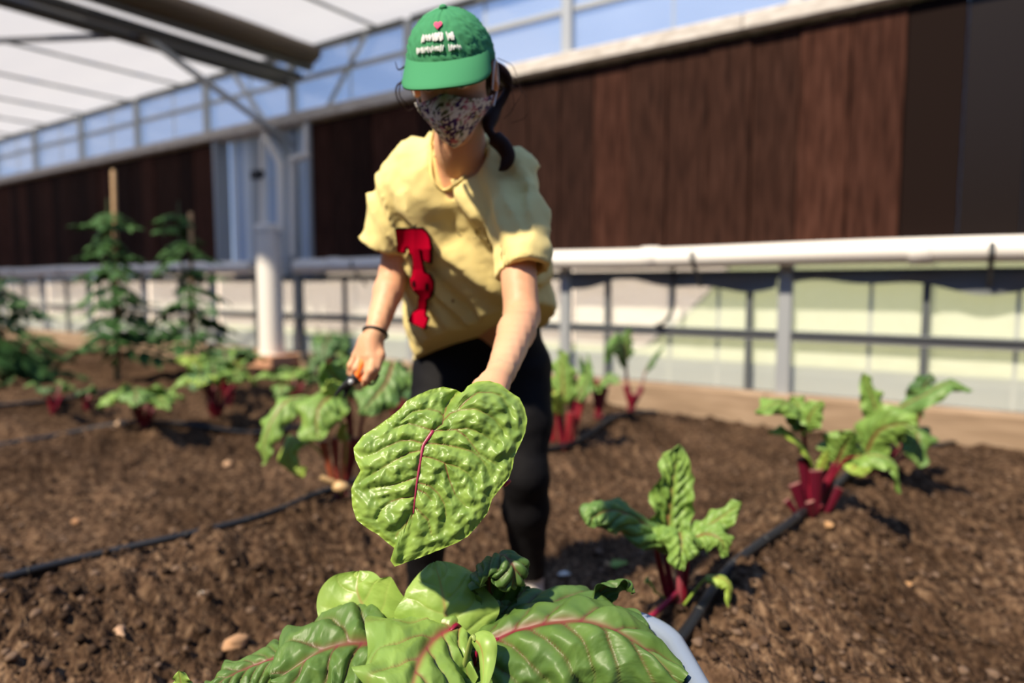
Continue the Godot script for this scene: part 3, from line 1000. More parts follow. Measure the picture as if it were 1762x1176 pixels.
	for line in 2:
		var az := -0.5 if line == 0 else -0.6
		var stop := 0.44 if line == 0 else 0.56
		while az < stop:
			if az > 0.12 and az < 0.24:
				az = 0.25
			var mid := (0.74 if line == 0 else 0.53) - 0.16 * az * az
			var half := (0.075 if line == 0 else 0.055) * rr.randf_range(0.55, 1.1)
			var tilt := rr.randf_range(-0.018, 0.022)
			words.tube([crown.call(az - tilt, mid - half, 0.0025), crown.call(az, mid, 0.0032), crown.call(az + tilt, mid + half, 0.0025)], [0.0014], 5)
			if rr.randf() < 0.5:
				words.tube([crown.call(az, mid + half * rr.randf_range(-0.9, 0.9), 0.003), crown.call(az + 0.035, mid + half * rr.randf_range(-0.9, 0.9), 0.003)], [0.001], 5)
			az += rr.randf_range(0.034, 0.055)
	put(words, "stitched_lettering", M.white_cloth, cap, feet)

	# ---- face mask with scattered flowers
	var mm := MB.new()
	var n_fl := noise(3, 1.0, 1, FastNoiseLite.TYPE_CELLULAR)
	n_fl.cellular_return_type = FastNoiseLite.RETURN_CELL_VALUE
	n_fl.frequency = 85.0
	var n_fl2 := noise(9, 150.0, 2)
	for q in 41:
		var t := q / 40.0
		for s in 61:
			var az := lerpf(-1.4, 1.4, s / 60.0)
			var top := -0.008 - 0.028 * pow(absf(sin(az)), 1.5) + 0.006 * exp(-pow(az / 0.3, 2.0))
			var bot := -0.113 + 0.045 * pow(absf(sin(az)), 1.3)
			var y := lerpf(top, bot, t)
			var ridge := exp(-pow(az / 0.42, 2.0))
			var r := 0.086 + 0.034 * ridge * sin(PI * pow(t, 0.6) * 0.86 + 0.12) - 0.02 * t * t
			var p := Vector3(sin(az) * (0.08 - 0.02 * t * t), y, cos(az) * r + 0.012)
			p += Vector3(0, 0, 0.0018 * n_fl2.get_noise_3d(az * 0.03, t * 0.1, 0.0))
			var v := n_fl.get_noise_3d(p.x, p.y, p.z)
			var w := n_fl2.get_noise_3d(p.x, p.y, p.z)
			var col := lin("dcd6ca")
			if v > 0.55 and w > -0.25:
				col = lin("4b3560")
			elif v > 0.25 and w > -0.2:
				col = lin("5d6040")
			elif v > 0.0 and w > 0.0:
				col = lin("a89a78")
			elif v < -0.75 and w > -0.1:
				col = lin("b06a78")
			elif v < -0.5 and w > 0.1:
				col = lin("7a7f5c")
			mm.vert(head.call(p), col)
	for q in 40:
		for s in 60:
			var a := q * 61 + s
			mm.tri(a, a + 1, a + 61)
			mm.tri(a + 1, a + 62, a + 61)
	var mask := put(mm, "face_mask", M.mask, who, feet)
	mask.set_meta("label", "white cloth face mask printed with small flowers")
	for s: float in [-1.0, 1.0]:
		var el := MB.new()
		el.tube(curve([head.call(Vector3(s * 0.078, -0.028, 0.022)), head.call(Vector3(s * 0.084, 0.012, 0.004)), head.call(Vector3(s * 0.086, 0.012, -0.02)), head.call(Vector3(s * 0.084, -0.03, -0.022)), head.call(Vector3(s * 0.076, -0.06, 0.02))], 16), [0.0016], 6)
		put(el, "ear_loop", M.white_cloth, mask, feet)

	# ---- hair
	var hr := Field.new(hc - Vector3.ONE * 0.17, hc + Vector3.ONE * 0.17, 0.006)
	hr.blob(head.call(Vector3(0, 0.012, -0.03)), hb, Vector3(0.082, 0.1, 0.088), 0.02)
	hr.blob(head.call(Vector3(0, -0.05, 0.07)), hb, Vector3(0.09, 0.13, 0.072), 0.01, true)
	hr.plane(head.call(Vector3(0, 0.07, 0)), hb.y)
	hr.ripple(func(p: Vector3) -> float: return 0.003 * n_crease.get_noise_3d(p.x * 6.0, p.y * 1.5, p.z * 6.0), 0.02)
	var hm := MB.new()
	hr.surface(hm, func(_p): return Color.WHITE)
	var hair := put(hm, "hair", M.hair, who, feet)
	var tail := MB.new()
	var tp: Array = curve([Vector3(-0.0415, 1.3650, -1.4364), Vector3(-0.0157, 1.3483, -1.4580), Vector3(-0.0097, 1.3231, -1.4688), Vector3(-0.0352, 1.2814, -1.4634), Vector3(-0.0480, 1.2467, -1.4418), Vector3(-0.0416, 1.2233, -1.4256), Vector3(-0.0179, 1.2011, -1.4310), Vector3(-0.0084, 1.1800, -1.4310), Vector3(-0.0155, 1.1603, -1.4256), Vector3(-0.0273, 1.1501, -1.4202)], 46)
	var tr := []
	for k in 47:
		var t := k / 46.0
		var wd := 0.0125 + 0.004 * sin(t * 20.0)
		if t > 0.5 and t < 0.58:
			wd = 0.0085
		if t > 0.58:
			wd = 0.016 * (1.0 - pow((t - 0.58) / 0.42, 3.0)) + 0.001
		tr.append(wd)
	tail.tube(tp, tr, 12, 0.9)
	put(tail, "braid", M.hair, hair, feet)
	var strand_sets := [[Vector3(-0.2028, 1.3470, -1.3716), Vector3(-0.2211, 1.3360, -1.3716), Vector3(-0.2277, 1.3514, -1.3716)], [Vector3(-0.2053, 1.3202, -1.3932), Vector3(-0.2255, 1.3104, -1.3824), Vector3(-0.2270, 1.2859, -1.3824), Vector3(-0.2094, 1.2639, -1.3932), Vector3(-0.1955, 1.2685, -1.3932)],
		[Vector3(-0.2040, 1.3292, -1.3932), Vector3(-0.2186, 1.3149, -1.3824), Vector3(-0.2212, 1.2892, -1.3824), Vector3(-0.2059, 1.2730, -1.3932)], [Vector3(-0.0271, 1.3525, -1.4256), Vector3(0.0048, 1.3385, -1.4364), Vector3(0.0190, 1.3095, -1.4364), Vector3(-0.0012, 1.2747, -1.4364)],
		[Vector3(-0.0249, 1.3465, -1.4364), Vector3(-0.0036, 1.3241, -1.4472), Vector3(0.0036, 1.2832, -1.4472), Vector3(-0.0180, 1.2597, -1.4472)], [Vector3(-0.0294, 1.3753, -1.4256), Vector3(-0.0012, 1.3650, -1.4364), Vector3(0.0107, 1.3442, -1.4364)], [Vector3(-0.0156, 1.3358, -1.4472), Vector3(0.0288, 1.3066, -1.4472), Vector3(0.0289, 1.2656, -1.4472), Vector3(-0.0012, 1.2515, -1.4472)]]
	for k in strand_sets.size():
		var s1 := MB.new()
		s1.tube(curve(strand_sets[k], 14), ramp(0.0022 if k < 3 else 0.0008, 0.0006, 14), 5)
		put(s1, "loose_strand", M.hair, hair, feet)

	# ---- bracelet
	var br := MB.new()
	var ax := (w_l - e_l).normalized()
	var side_v := ax.cross(Vector3(0, 0, 1)).normalized()
	var up_v := side_v.cross(ax)
	var ring := []
	for k in 25:
		var t := TAU * k / 24.0
		ring.append(w_l - ax * 0.004 + side_v * cos(t) * 0.0275 + up_v * sin(t) * 0.027)
	br.tube(ring, [0.0032], 6)
	put(br, "bracelet", M.black_plastic, who, feet).set_meta("label", "thin dark cord bracelet")


const LETTER := [Vector2(60, 90), Vector2(330, 85), Vector2(375, 120), Vector2(405, 180), Vector2(420, 260), Vector2(415, 425), Vector2(345, 400), Vector2(330, 300), Vector2(300, 285), Vector2(325, 400), Vector2(350, 520), Vector2(410, 550), Vector2(440, 610), Vector2(440, 700), Vector2(415, 770), Vector2(370, 800), Vector2(365, 960), Vector2(395, 985), Vector2(355, 1095), Vector2(190, 1015), Vector2(235, 930), Vector2(290, 895), Vector2(300, 760), Vector2(255, 715), Vector2(220, 660), Vector2(210, 590), Vector2(235, 520), Vector2(240, 420), Vector2(225, 340), Vector2(200, 330), Vector2(190, 265), Vector2(160, 270), Vector2(150, 325), Vector2(80, 310), Vector2(75, 200)]


# the red felt letter lies on the cloth of the shirt
func letter_patch(sh: Field, shirt: Node3D, feet: Vector3) -> void:
	var eye := Vector3(0, 0.918, 0)
	var o: Vector3 = Vector3(-0.2493, 1.0475, -1.4040)
	var ex: Vector3 = (Vector3(-0.1193, 1.0475, -1.4040) - o) / 647.0
	var ey: Vector3 = (Vector3(-0.2529, 0.8105, -1.4040) - o) / 1176.0
	var deep := []
	for r in 6:
		var line := []
		for c in 3:
			var near := 0.5
			for j in 9:
				var p := o + ex * (100.0 + c * 150.0 + (j % 3 - 1) * 70.0) + ey * (80.0 + r * 205.0 + (j / 3 - 1) * 90.0)
				var dir := (p - eye).normalized()
				var s := 0.0
				while s < 0.5 and sh.value(p + dir * s) > 0.0:
					s += 0.003
				near = minf(near, s)
			line.append(near)
		deep.append(line)
	var flat := []
	for r in 6:
		for c in 3:
			flat.append(deep[r][c])
	flat.sort()
	var mid: float = flat[7]
	for r in 6:
		for c in 3:
			deep[r][c] = clampf(deep[r][c], mid - 0.05, mid + 0.05)
	var at := func(u: float, v: float, lift: float) -> Vector3:
		var p := o + ex * u + ey * v
		var fr := clampf((v - 80.0) / 205.0, 0.0, 4.999)
		var fc := clampf((u - 100.0) / 150.0, 0.0, 1.999)
		var a := int(fr)
		var b := int(fc)
		var s := lerpf(lerpf(deep[a][b], deep[a][b + 1], fc - b), lerpf(deep[a + 1][b], deep[a + 1][b + 1], fc - b), fr - a)
		return p + (p - eye).normalized() * (s - lift)
	var big: Array = Geometry2D.offset_polygon(PackedVector2Array(LETTER), 17.0)
	var back := PackedVector2Array()
	for p: Vector2 in big[0]:
		back.push_back(p + Vector2(9, -3))
	var face := func(ring: PackedVector2Array, lift: float, m: Material, called: String) -> void:
		var mb := MB.new()
		var n := 6.0
		var lo := Vector2(20, 40)
		var w := 85
		var h := 190
		var id := {}
		for y in h:
			for x in w:
				var q := lo + Vector2(x, y) * n
				if Geometry2D.is_point_in_polygon(q, ring):
					id[y * w + x] = [mb.vert(at.call(q.x, q.y, lift)), mb.vert(at.call(q.x, q.y, 0.0))]
		for y in h - 1:
			for x in w - 1:
				var k := y * w + x
				var have := [id.has(k), id.has(k + 1), id.has(k + w + 1), id.has(k + w)]
				if not (have[0] and have[1] and have[2] and have[3]):
					continue
				mb.tri(id[k][0], id[k + 1][0], id[k + w + 1][0])
				mb.tri(id[k][0], id[k + w + 1][0], id[k + w][0])
		# skirt round the rim gives the felt its thickness
		for k in ring.size():
			var a := ring[k]
			var b := ring[(k + 1) % ring.size()]
			var p0 := mb.vert(at.call(a.x, a.y, lift))
			var p1 := mb.vert(at.call(b.x, b.y, lift))
			var p2 := mb.vert(at.call(b.x, b.y, -0.004))
			var p3 := mb.vert(at.call(a.x, a.y, -0.004))
			mb.tri(p0, p1, p2)
			mb.tri(p0, p2, p3)
		put(mb, called, m, shirt, feet)
	face.call(back, 0.0065, M.black_felt, "letter_backing")
	face.call(PackedVector2Array(LETTER), 0.0105, M.red_felt, "letter_patch")
	for e: Array in [[Vector2(245, 635), Vector2(17, 40)], [Vector2(380, 665), Vector2(18, 45)]]:
		var ring := PackedVector2Array()
		for k in 16:
			ring.push_back(e[0] + Vector2(cos(TAU * k / 16), sin(TAU * k / 16)) * e[1])
		face.call(ring, 0.0118, M.black_felt, "letter_eyelet")


# ---------------------------------------------------------------- setting
func wall_base(called: String, s := 0.0, y := 0.0, n := 0.0) -> Node3D:
	var b := Basis(Vector3.UP, WALL_TURN)
	return base(called, WALL_AT + b * Vector3(s, y, n), WALL_TURN)


func wall_piece(parent: Node3D, called: String, m: Material, cen: Vector3, size: Vector3, bev := 0.006) -> MeshInstance3D:
	var mb := MB.new()
	mb.box(Vector3.ZERO, size, Basis.IDENTITY, bev)
	return place(mb.mesh(), called, m, parent, cen)


func structure(o: Node3D, label: String) -> Node3D:
	return tag(o, label, "", "", "structure")


const POSTS := [-14.5, -12.8, -11.15, -9.5, -7.89, -6.26, -4.6, -2.95, -1.22, 0.53, 2.29, 4.04, 5.8, 7.5]


func the_floor() -> void:
	var xs := [-15.0]
	while xs[-1] < 9.0:
		var x: float = xs[-1]
		var out := maxf(absf(x - 0.1) - 1.3, 0.0)
		xs.append(x + 0.0125 + 0.022 * out)
	var zs := [0.4]
	while zs[-1] > -15.0:
		var z: float = zs[-1]
		zs.append(z - (0.012 + 0.0085 * pow(maxf(-z - 1.0, 0.0), 1.4) + (0.05 if z > -0.9 else 0.0)))
	var mb := MB.new()
	var n_tint := noise(71, 1.6, 4)
	var w: int = xs.size()
	for z: float in zs:
		for x: float in xs:
			var t := clampf(0.45 + 1.0 * n_tint.get_noise_2d(x, z), 0.0, 1.0)
			mb.vert(Vector3(x, soil(x, z), z), Color(0.42, 0.41, 0.41).lerp(Color(0.92, 0.92, 0.93), t))
	for r in zs.size() - 1:
		for k in w - 1:
			var p := r * w + k
			mb.tri(p, p + w, p + 1)
			mb.tri(p + 1, p + w, p + w + 1)
	var fl := put(mb, "floor", M.soil)
	structure(fl, "brown lumpy soil of the planting bed raised into rows")
	print("floor ", mb.v.size())
	# crumbs and clods lying loose
	var mm := MultiMesh.new()
	mm.transform_format = MultiMesh.TRANSFORM_3D
	mm.use_colors = true
	var cb := MB.new()
	cb.ball(Vector3.ZERO, Vector3.ONE, Basis.IDENTITY, 7, 5)
	for k in cb.v.size():
		cb.v[k] *= 0.8 + 0.45 * n_leaf.get_noise_3dv(cb.v[k] * 70.0 + Vector3(5, 5, 5))
	mm.mesh = cb.mesh()
	var spots := []
	var r := RandomNumberGenerator.new()
	r.seed = 20
	while spots.size() < 14000:
		var z := -0.9 - 4.2 * pow(r.randf(), 1.7)
		var x := r.randf_range(-0.95, 0.95) * (-z) + r.randf_range(-0.2, 0.2)
		if from_wall(x, z) < 0.3:
			continue
		spots.append(Vector2(x, z))
	mm.instance_count = spots.size()
	for k in spots.size():
		var p: Vector2 = spots[k]
		var s := 0.0025 + 0.015 * pow(r.randf(), 4.0)
		var b := Basis.from_euler(Vector3(r.randf() * TAU, r.randf() * TAU, 0)).scaled(Vector3(s, s * 0.75, s * r.randf_range(0.8, 1.3)))
		mm.set_instance_transform(k, Transform3D(b, Vector3(p.x, soil(p.x, p.y) + s * 0.3, p.y)))
		var c: Color = [Color(0.05, 0.032, 0.022), Color(0.08, 0.05, 0.034), Color(0.036, 0.023, 0.016), Color(0.15, 0.1, 0.07)][r.randi() % 4]
		mm.set_instance_color(k, c)
	var mi := MultiMeshInstance3D.new()
	mi.name = "soil_crumbs"
	mi.multimesh = mm
	mi.material_override = M.crumb
	add_child(mi)
	tag(mi, "loose crumbs of brown soil scattered over the bed", "soil", "", "stuff")


func the_wall() -> void:
	var w := wall_base("wall_back")
	structure(w, "greenhouse side wall of grey steel posts and clear glazing")
	for s: float in POSTS:
		wall_piece(w, "post", M.galv, Vector3(s, 1.72, -0.03), Vector3(0.095, 3.44, 0.06), 0.008)
	for s: float in [-10.3, -8.7, -7.1, -5.4, -3.75, -2.2, -0.4, 0.91, 2.04, 3.13, 4.7]:
		wall_piece(w, "mullion", M.galv_dark, Vector3(s, 0.56, -0.05), Vector3(0.045, 0.86, 0.04))
	for s: float in [-1.8, 0.05, 1.42, 1.79, 2.81, 3.6]:
		wall_piece(w, "seam_strip", M.galv, Vector3(s, 0.56, -0.125), Vector3(0.022, 0.86, 0.012))
	for k in POSTS.size() - 1:
		var a: float = POSTS[k] + 0.0475
		var b: float = POSTS[k + 1] - 0.0475
		var c := (a + b) * 0.5
		var l := b - a
		wall_piece(w, "middle_rail", M.galv_dark, Vector3(c, 0.582, -0.02), Vector3(l, 0.03, 0.05))
		wall_piece(w, "rail_flange", M.galv, Vector3(c, 0.545, -0.04), Vector3(l, 0.04, 0.03))
		wall_piece(w, "top_rail", M.galv_dark, Vector3(c, 0.99, -0.03), Vector3(l, 0.06, 0.05))
		wall_piece(w, "window_rail", M.galv, Vector3(c, 3.15, -0.05), Vector3(l, 0.045, 0.04))
		wall_piece(w, "eave_rail", M.galv_dark, Vector3(c, 3.43, -0.03), Vector3(l, 0.06, 0.06))
		# glazing: two panes below, two above, each in its bay
		for y in [[0.155, 0.55], [0.57, 1.2]]:
			for hh in 2:
				var pc := a + l * (0.25 + 0.5 * hh)
				wall_piece(w, "pane", M.poly_low, Vector3(pc, (y[0] + y[1]) * 0.5, -0.1), Vector3(l * 0.5 + 0.02, y[1] - y[0], 0.006), 0.001)
		for y in [[2.7, 3.15], [3.15, 3.45]]:
			wall_piece(w, "window_pane", M.poly_high, Vector3(c, (y[0] + y[1]) * 0.5, -0.07), Vector3(l + 0.04, y[1] - y[0], 0.006), 0.001)
		wall_piece(w, "glazing_bar", M.galv, Vector3(c, 3.08, -0.085), Vector3(0.02, 0.72, 0.02))
	# corrugated sheet in the gap between the two pad banks
	for k in 14:
		var cs := MB.new()
		var nx := 8
		for y in 2:
			for x in nx + 1:
				cs.vert(Vector3(-4.2 + 0.12 * (k + float(x) / nx), 0.95 + 1.72 * y, -0.09 + 0.045 * sin(x * PI / nx)))
		for x in nx:
			cs.tri(x, x + nx + 1, x + 1)
			cs.tri(x + 1, x + nx + 1, x + nx + 2)
		put(cs, "corrugated_sheet", [M.corrugated, M.sheet_blue, M.corrugated, M.sheet_grey, M.sheet_brown][k % 5], w)
	# braces from the post to the eave
	var br := MB.new()
	br.bar(Vector3(-3.995, 3.43, 0.01), Vector3(-2.97, 2.3, 0.01), 0.04, 0.05)
	put(br, "brace", M.galv, w)
	var br2 := MB.new()
	br2.bar(Vector3(-1.75, 3.43, -0.01), Vector3(-2.42, 2.72, -0.01), 0.03, 0.04)
	put(br2, "brace", M.galv, w)

	var curb := wall_base("trim_1")
	wall_piece(curb, "curb", M.curb, Vector3(-3.5, 0.02, 0.0), Vector3(24.0, 0.27, 0.16), 0.015)
	structure(curb, "tan concrete curb along the foot of the glazed wall")
	for k in 6:
		wall_piece(curb, "joint", M.curb_dark, Vector3(-11.0 + 3.3 * k, 0.1, 0.0815), Vector3(0.012, 0.1, 0.002), 0.0005)
	var ledge := wall_base("trim_2")
	structure(ledge, "weathered white ledge running above the brown cooling pads")
	for k in 12:
		wall_piece(ledge, "ledge_cover", M.ledge, Vector3(-14.0 + 2.0 * k + 1.0, 2.685, 0.05), Vector3(1.995, 0.11, 0.26), 0.01)

	# pads
	for bank in 2:
		var s0 := -14.5 if bank == 0 else -2.52
		var s1 := -4.22 if bank == 0 else 7.0
		var node := wall_base("cooling_pad_bank", (s0 + s1) * 0.5, 1.9, 0.02)
		tag(node, ["long bank of brown corrugated cooling pads left of the white standpipe", "tall bank of brown corrugated cooling pads behind the person, darkening to the right"][bank], "cooling pads", "banks of evaporative cooling pads")
		var s := s0
		var r := RandomNumberGenerator.new()
		r.seed = 100 + bank
		while s < s1 - 0.05:
			var wd := minf(0.305, s1 - s)
			var m: Material = M["pad_%d" % (r.randi() % 5)]
			if s > 2.86:
				m = M.pad_wet if s < 3.2 or s > 3.75 else M.pad_gloss
			wall_piece(node, "pad", m, Vector3(s + wd * 0.5 - (s0 + s1) * 0.5, 0.0, r.randf_range(-0.008, 0.008)), Vector3(wd - 0.004, 1.42, 0.15), 0.006)
			s += wd
		for e in [s0, s1]:
			wall_piece(node, "end_frame", M.galv, Vector3(e - (s0 + s1) * 0.5, 0.0, 0.02), Vector3(0.04, 1.5, 0.2))

	# white water pipes under the pads
	for run in 2:
		var a := -14.5 if run == 0 else -2.75
		var b := -3.55 if run == 0 else 7.0
		var node := wall_base("water_pipe", (a + b) * 0.5, 1.12, 0.13)
		tag(node, ["white plastic pipe along the wall left of the standpipe", "thick white plastic pipe along the wall behind the person"][run], "pipe", "white pipes under the cooling pads")
		var h := (b - a) * 0.5
		var mb := MB.new()
		var pts := []
		for k in 60:
			var x := lerpf(-h, h, k / 59.0)
			pts.append(Vector3(x, 0.006 * sin(x * 1.9), 0.004 * sin(x * 2.7)))
		mb.tube(pts, [0.076], 28)
		put(mb, "pipe", M.pvc, node)
		var x := -h + 0.6
		while x < h:
			var cp := MB.new()
			cp.tube([Vector3(x - 0.06, 0, 0), Vector3(x + 0.06, 0, 0)], [0.082], 28)
			put(cp, "coupling", M.pvc, node)
			var bk := MB.new()
			bk.bar(Vector3(x + 0.35, -0.22, -0.12), Vector3(x + 0.35, -0.02, 0.085), 0.03, 0.012, Vector3(0, 0.2, 1))
			bk.bar(Vector3(x + 0.35, -0.02, 0.085), Vector3(x + 0.35, 0.04, 0.088), 0.03, 0.012, Vector3(0, 0.2, 1))
			put(bk, "bracket", M.galv_dark, node)
			x += 1.75

	# wavy grey flap hanging under the pipe
	for run in 2:
		var a := 0.6 if run == 0 else 2.35
		var b := 2.24 if run == 0 else 6.9
		var fl := MB.new()
		var nn := 90
		for y in 3:
			for k in nn + 1:
				var x := lerpf(a, b, float(k) / nn)
				var d := 0.075 + 0.035 * sin(x * 4.1) + 0.02 * sin(x * 9.3 + 1.0)
				fl.vert(Vector3(x, 0.985 - d * y * 0.5, 0.012 + 0.012 * sin(x * 11.0 + y)))
		for y in 2:
			for k in nn:
				var p := y * (nn + 1) + k
				fl.tri(p, p + 1, p + nn + 1)
				fl.tri(p + 1, p + nn + 2, p + nn + 1)
		var fo := wall_base("shade_flap", (a + b) * 0.5, 0.9, 0.0)
		fl.shift(Vector3(-(a + b) * 0.5, -0.9, 0.0))
		put(fl, "cloth", M.flap, fo)
		tag(fo, ["short wavy grey flap under the pipe between the two grey posts", "long wavy grey flap under the pipe at the right end of the wall"][run], "flap", "grey flaps under the pipe")
	var hose := MB.new()
	hose.tube(curve([Vector3(1.51, 1.06, 0.08), Vector3(1.51, 0.9, 0.06), Vector3(1.5, 0.74, 0.05), Vector3(1.43, 0.63, 0.03), Vector3(1.36, 0.6, 0.02)], 20), [0.014], 8)
	var ho := wall_base("black_cable", 1.5, 0.85, 0.0)
	hose.shift(Vector3(-1.5, -0.85, 0.0))
	put(hose, "cable", M.black_plastic, ho)
	tag(ho, "black cable hanging in a curve from the white pipe", "cable")

	# standpipe and the plumbing in the gap
	var foot: Vector3 = Vector3(-3.059, 0.262, 0.250)
	var sp := wall_base("standpipe", foot.x, 0.1, 0.25)
	tag(sp, "fat upright white plastic standpipe in the gap between the pad banks", "standpipe")
	var bar := MB.new()
	var rings := []
	for e in [[0.0, 0.0], [0.15, 0.0], [0.15, 0.06], [0.135, 0.075], [0.135, 1.38], [0.145, 1.385], [0.145, 1.46], [0.13, 1.475], [0.0, 1.475]]:
		var ring := []
		for k in 32:
			ring.append(Vector3(cos(TAU * k / 32) * e[0], e[1], sin(TAU * k / 32) * e[0]))
		rings.append(ring)
	bar.skin(rings)
	put(bar, "barrel", M.pvc, sp)
	var plinth := MB.new()
	plinth.box(Vector3(0, -0.02, 0), Vector3(0.5, 0.14, 0.4), Basis.IDENTITY, 0.01)
	put(plinth, "plinth", M.brick, sp).set_meta("label", "reddish concrete pad")
	var runs := [
		["thin white upright pipe left above the standpipe", [Vector3(-3.322, 2.575, 0.100), Vector3(-3.263, 1.502, 0.180), Vector3(-3.135, 1.480, 0.250)], 0.03],
		["white pipe rising from the standpipe to a forked joint", [Vector3(-2.892, 1.484, 0.220), Vector3(-2.953, 2.212, 0.150), Vector3(-3.116, 2.390, 0.120), Vector3(-3.368, 2.709, 0.100)], 0.035],
		["tall white pipe right of the standpipe bending over at the top", [Vector3(-2.810, 1.234, 0.140), Vector3(-2.767, 2.257, 0.140), Vector3(-2.642, 2.263, 0.140), Vector3(-2.538, 2.276, 0.140), Vector3(-2.541, 2.598, 0.120)], 0.035],
	]
	for e in runs:
		var mid: Vector3 = e[1][1]
		var pn := wall_base("riser_pipe", mid.x, mid.y, mid.z)
		tag(pn, e[0], "pipe", "white pipes in the gap of the wall")
		var tb := MB.new()
		tb.tube(e[1], [e[2]], 12, 1.0, Vector3(0.3, 0, 1))
		tb.shift(-mid)
		put(tb, "pipe", M.pvc, pn)
		for p: Vector3 in e[1].slice(1, -1):
			var jt := MB.new()
			jt.ball(p - mid, Vector3.ONE * e[2] * 1.35, Basis.IDENTITY, 12, 8)
			put(jt, "joint", M.pvc, pn)
	var sb: Vector3 = Vector3(-3.354, 2.147, 0.160)
	var sn := wall_base("sensor_box", sb.x, sb.y, sb.z)
	tag(sn, "small black sensor box fixed to the upright pipe by the left pads", "sensor")
	wall_piece(sn, "case", M.black_plastic, Vector3.ZERO, Vector3(0.17, 0.1, 0.09), 0.015)
	var lens_m := MB.new()
	lens_m.tube([Vector3(0, 0, 0.04), Vector3(0, 0, 0.06)], [0.022], 14)
	put(lens_m, "lens", M.black_plastic, sn)
	# dark upright in front of the gap, right of the standpipe
	var dk: Vector3 = Vector3(-2.722, 0.281, 0.100)
	var dn := wall_base("drain_pipe", dk.x, 0.1, 0.1)
	tag(dn, "dark grey drain pipe with a collar right of the standpipe", "pipe")
	var dm := MB.new()
	dm.tube([Vector3(0, 0, 0), Vector3(0, 0.9, 0)], [0.03], 12)
	put(dm, "pipe", M.galv_dark, dn)
	var dc := MB.new()
	dc.tube([Vector3(0, 0.42, 0), Vector3(0, 0.5, 0)], [0.045], 12)
	dc.tube([Vector3(-0.25, 0.46, 0), Vector3(0.3, 0.46, 0)], [0.02], 10)
	put(dc, "collar", M.galv_dark, dn)


func the_roof() -> void:
	var c := wall_base("ceiling")
	structure(c, "white translucent shade curtain stretched flat under the roof")
	var lines := [-14.5, -13.1, -11.8, -10.5, -9.2, -7.9, -6.6, -5.25, -3.95, -2.95, -1.7, -0.4]
	for k in lines.size() - 1:
		var a: float = lines[k]
		var b: float = lines[k + 1]
		var mb := MB.new()
		for y in 13:
			for x in 9:
				var f := x / 8.0
				mb.vert(Vector3(lerpf(a, b, f), 3.5 - 0.035 * sin(PI * f) + 0.006 * sin(y * 2.3 + k), -0.2 + 2.55 * y / 12.0))
		for y in 12:
			for x in 8:
				var p := y * 9 + x
				mb.tri(p, p + 9, p + 1)
				mb.tri(p + 1, p + 9, p + 10)
		put(mb, "curtain", M.curtain, c)
		var wr := MB.new()
		wr.tube([Vector3(a, 3.485, -0.2), Vector3(a, 3.485, 2.35)], [0.016], 8)
		put(wr, "wire", M.galv_dark, c)
	var t := wall_base("trim_3", -2.95, 3.2, 0.0)
	structure(t, "dark steel roof truss with a gathered curtain above")
	for e in [[-0.08, -0.06, 0.055], [0.1, -0.02, 0.05], [0.28, 0.05, 0.045]]:
		var mb := MB.new()
		mb.tube([Vector3(e[0], e[1], -0.05), Vector3(e[0], e[1], 3.2)], [e[2]], 12)
		put(mb, "chord", M.steel, t)
	var gt := MB.new()
	var rg := []
	for k in 24:
		var n := -0.02 + 3.2 * k / 23.0
		var ring := []
		for s in 20:
			var g := TAU * s / 20
			ring.append(Vector3(0.32 + cos(g) * 0.18, 0.16 + sin(g) * 0.1 + 0.012 * sin(s * 3.0 + k * 0.3), n))
		rg.append(ring)
	gt.skin(rg)
	put(gt, "gathered_curtain", M.gathered, t)
	var kb := MB.new()
	kb.bar(Vector3(0.03, -0.75, 0.0), Vector3(0.05, -0.05, 1.63), 0.05, 0.05)
	put(kb, "knee_brace", M.galv, t)
	var lb := MB.new()
	lb.bar(Vector3(0.05, -0.05, 1.63), Vector3(-2.4, -0.05, 2.95), 0.05, 0.04)
	put(lb, "lateral_brace", M.steel, t)


# unseen sides of the house; front and right walls added to dim the sky light
func far_sides() -> void:
	var f := wall_base("added_wall_front", -3.5, 0.0, 9.6)
	structure(f, "unseen brown padded greenhouse wall behind the camera, added to dim the sky light")
	for k in 12:
		wall_piece(f, "panel", M["pad_%d" % (k % 5)], Vector3(-11.0 + 2.0 * k + 1.0 - 1.0, 1.5, 0.0), Vector3(1.99, 3.0, 0.12))
	var l := wall_base("wall_left", -14.6, 0.0, 4.8)
	structure(l, "brown padded greenhouse wall past the left edge of the picture")
	for k in 5:
		wall_piece(l, "panel", M["pad_%d" % (k % 5)], Vector3(0.0, 1.5, -3.9 + 1.95 * k), Vector3(0.12, 3.0, 1.94))
	var r := wall_base("added_wall_right", 7.6, 0.0, 4.8)
	structure(r, "unseen brown padded greenhouse wall past the right edge of the picture, added to dim the sky light")
	for k in 5:
		wall_piece(r, "panel", M["pad_%d" % (k % 5)], Vector3(0.0, 1.5, -3.9 + 1.95 * k), Vector3(0.12, 3.0, 1.94))


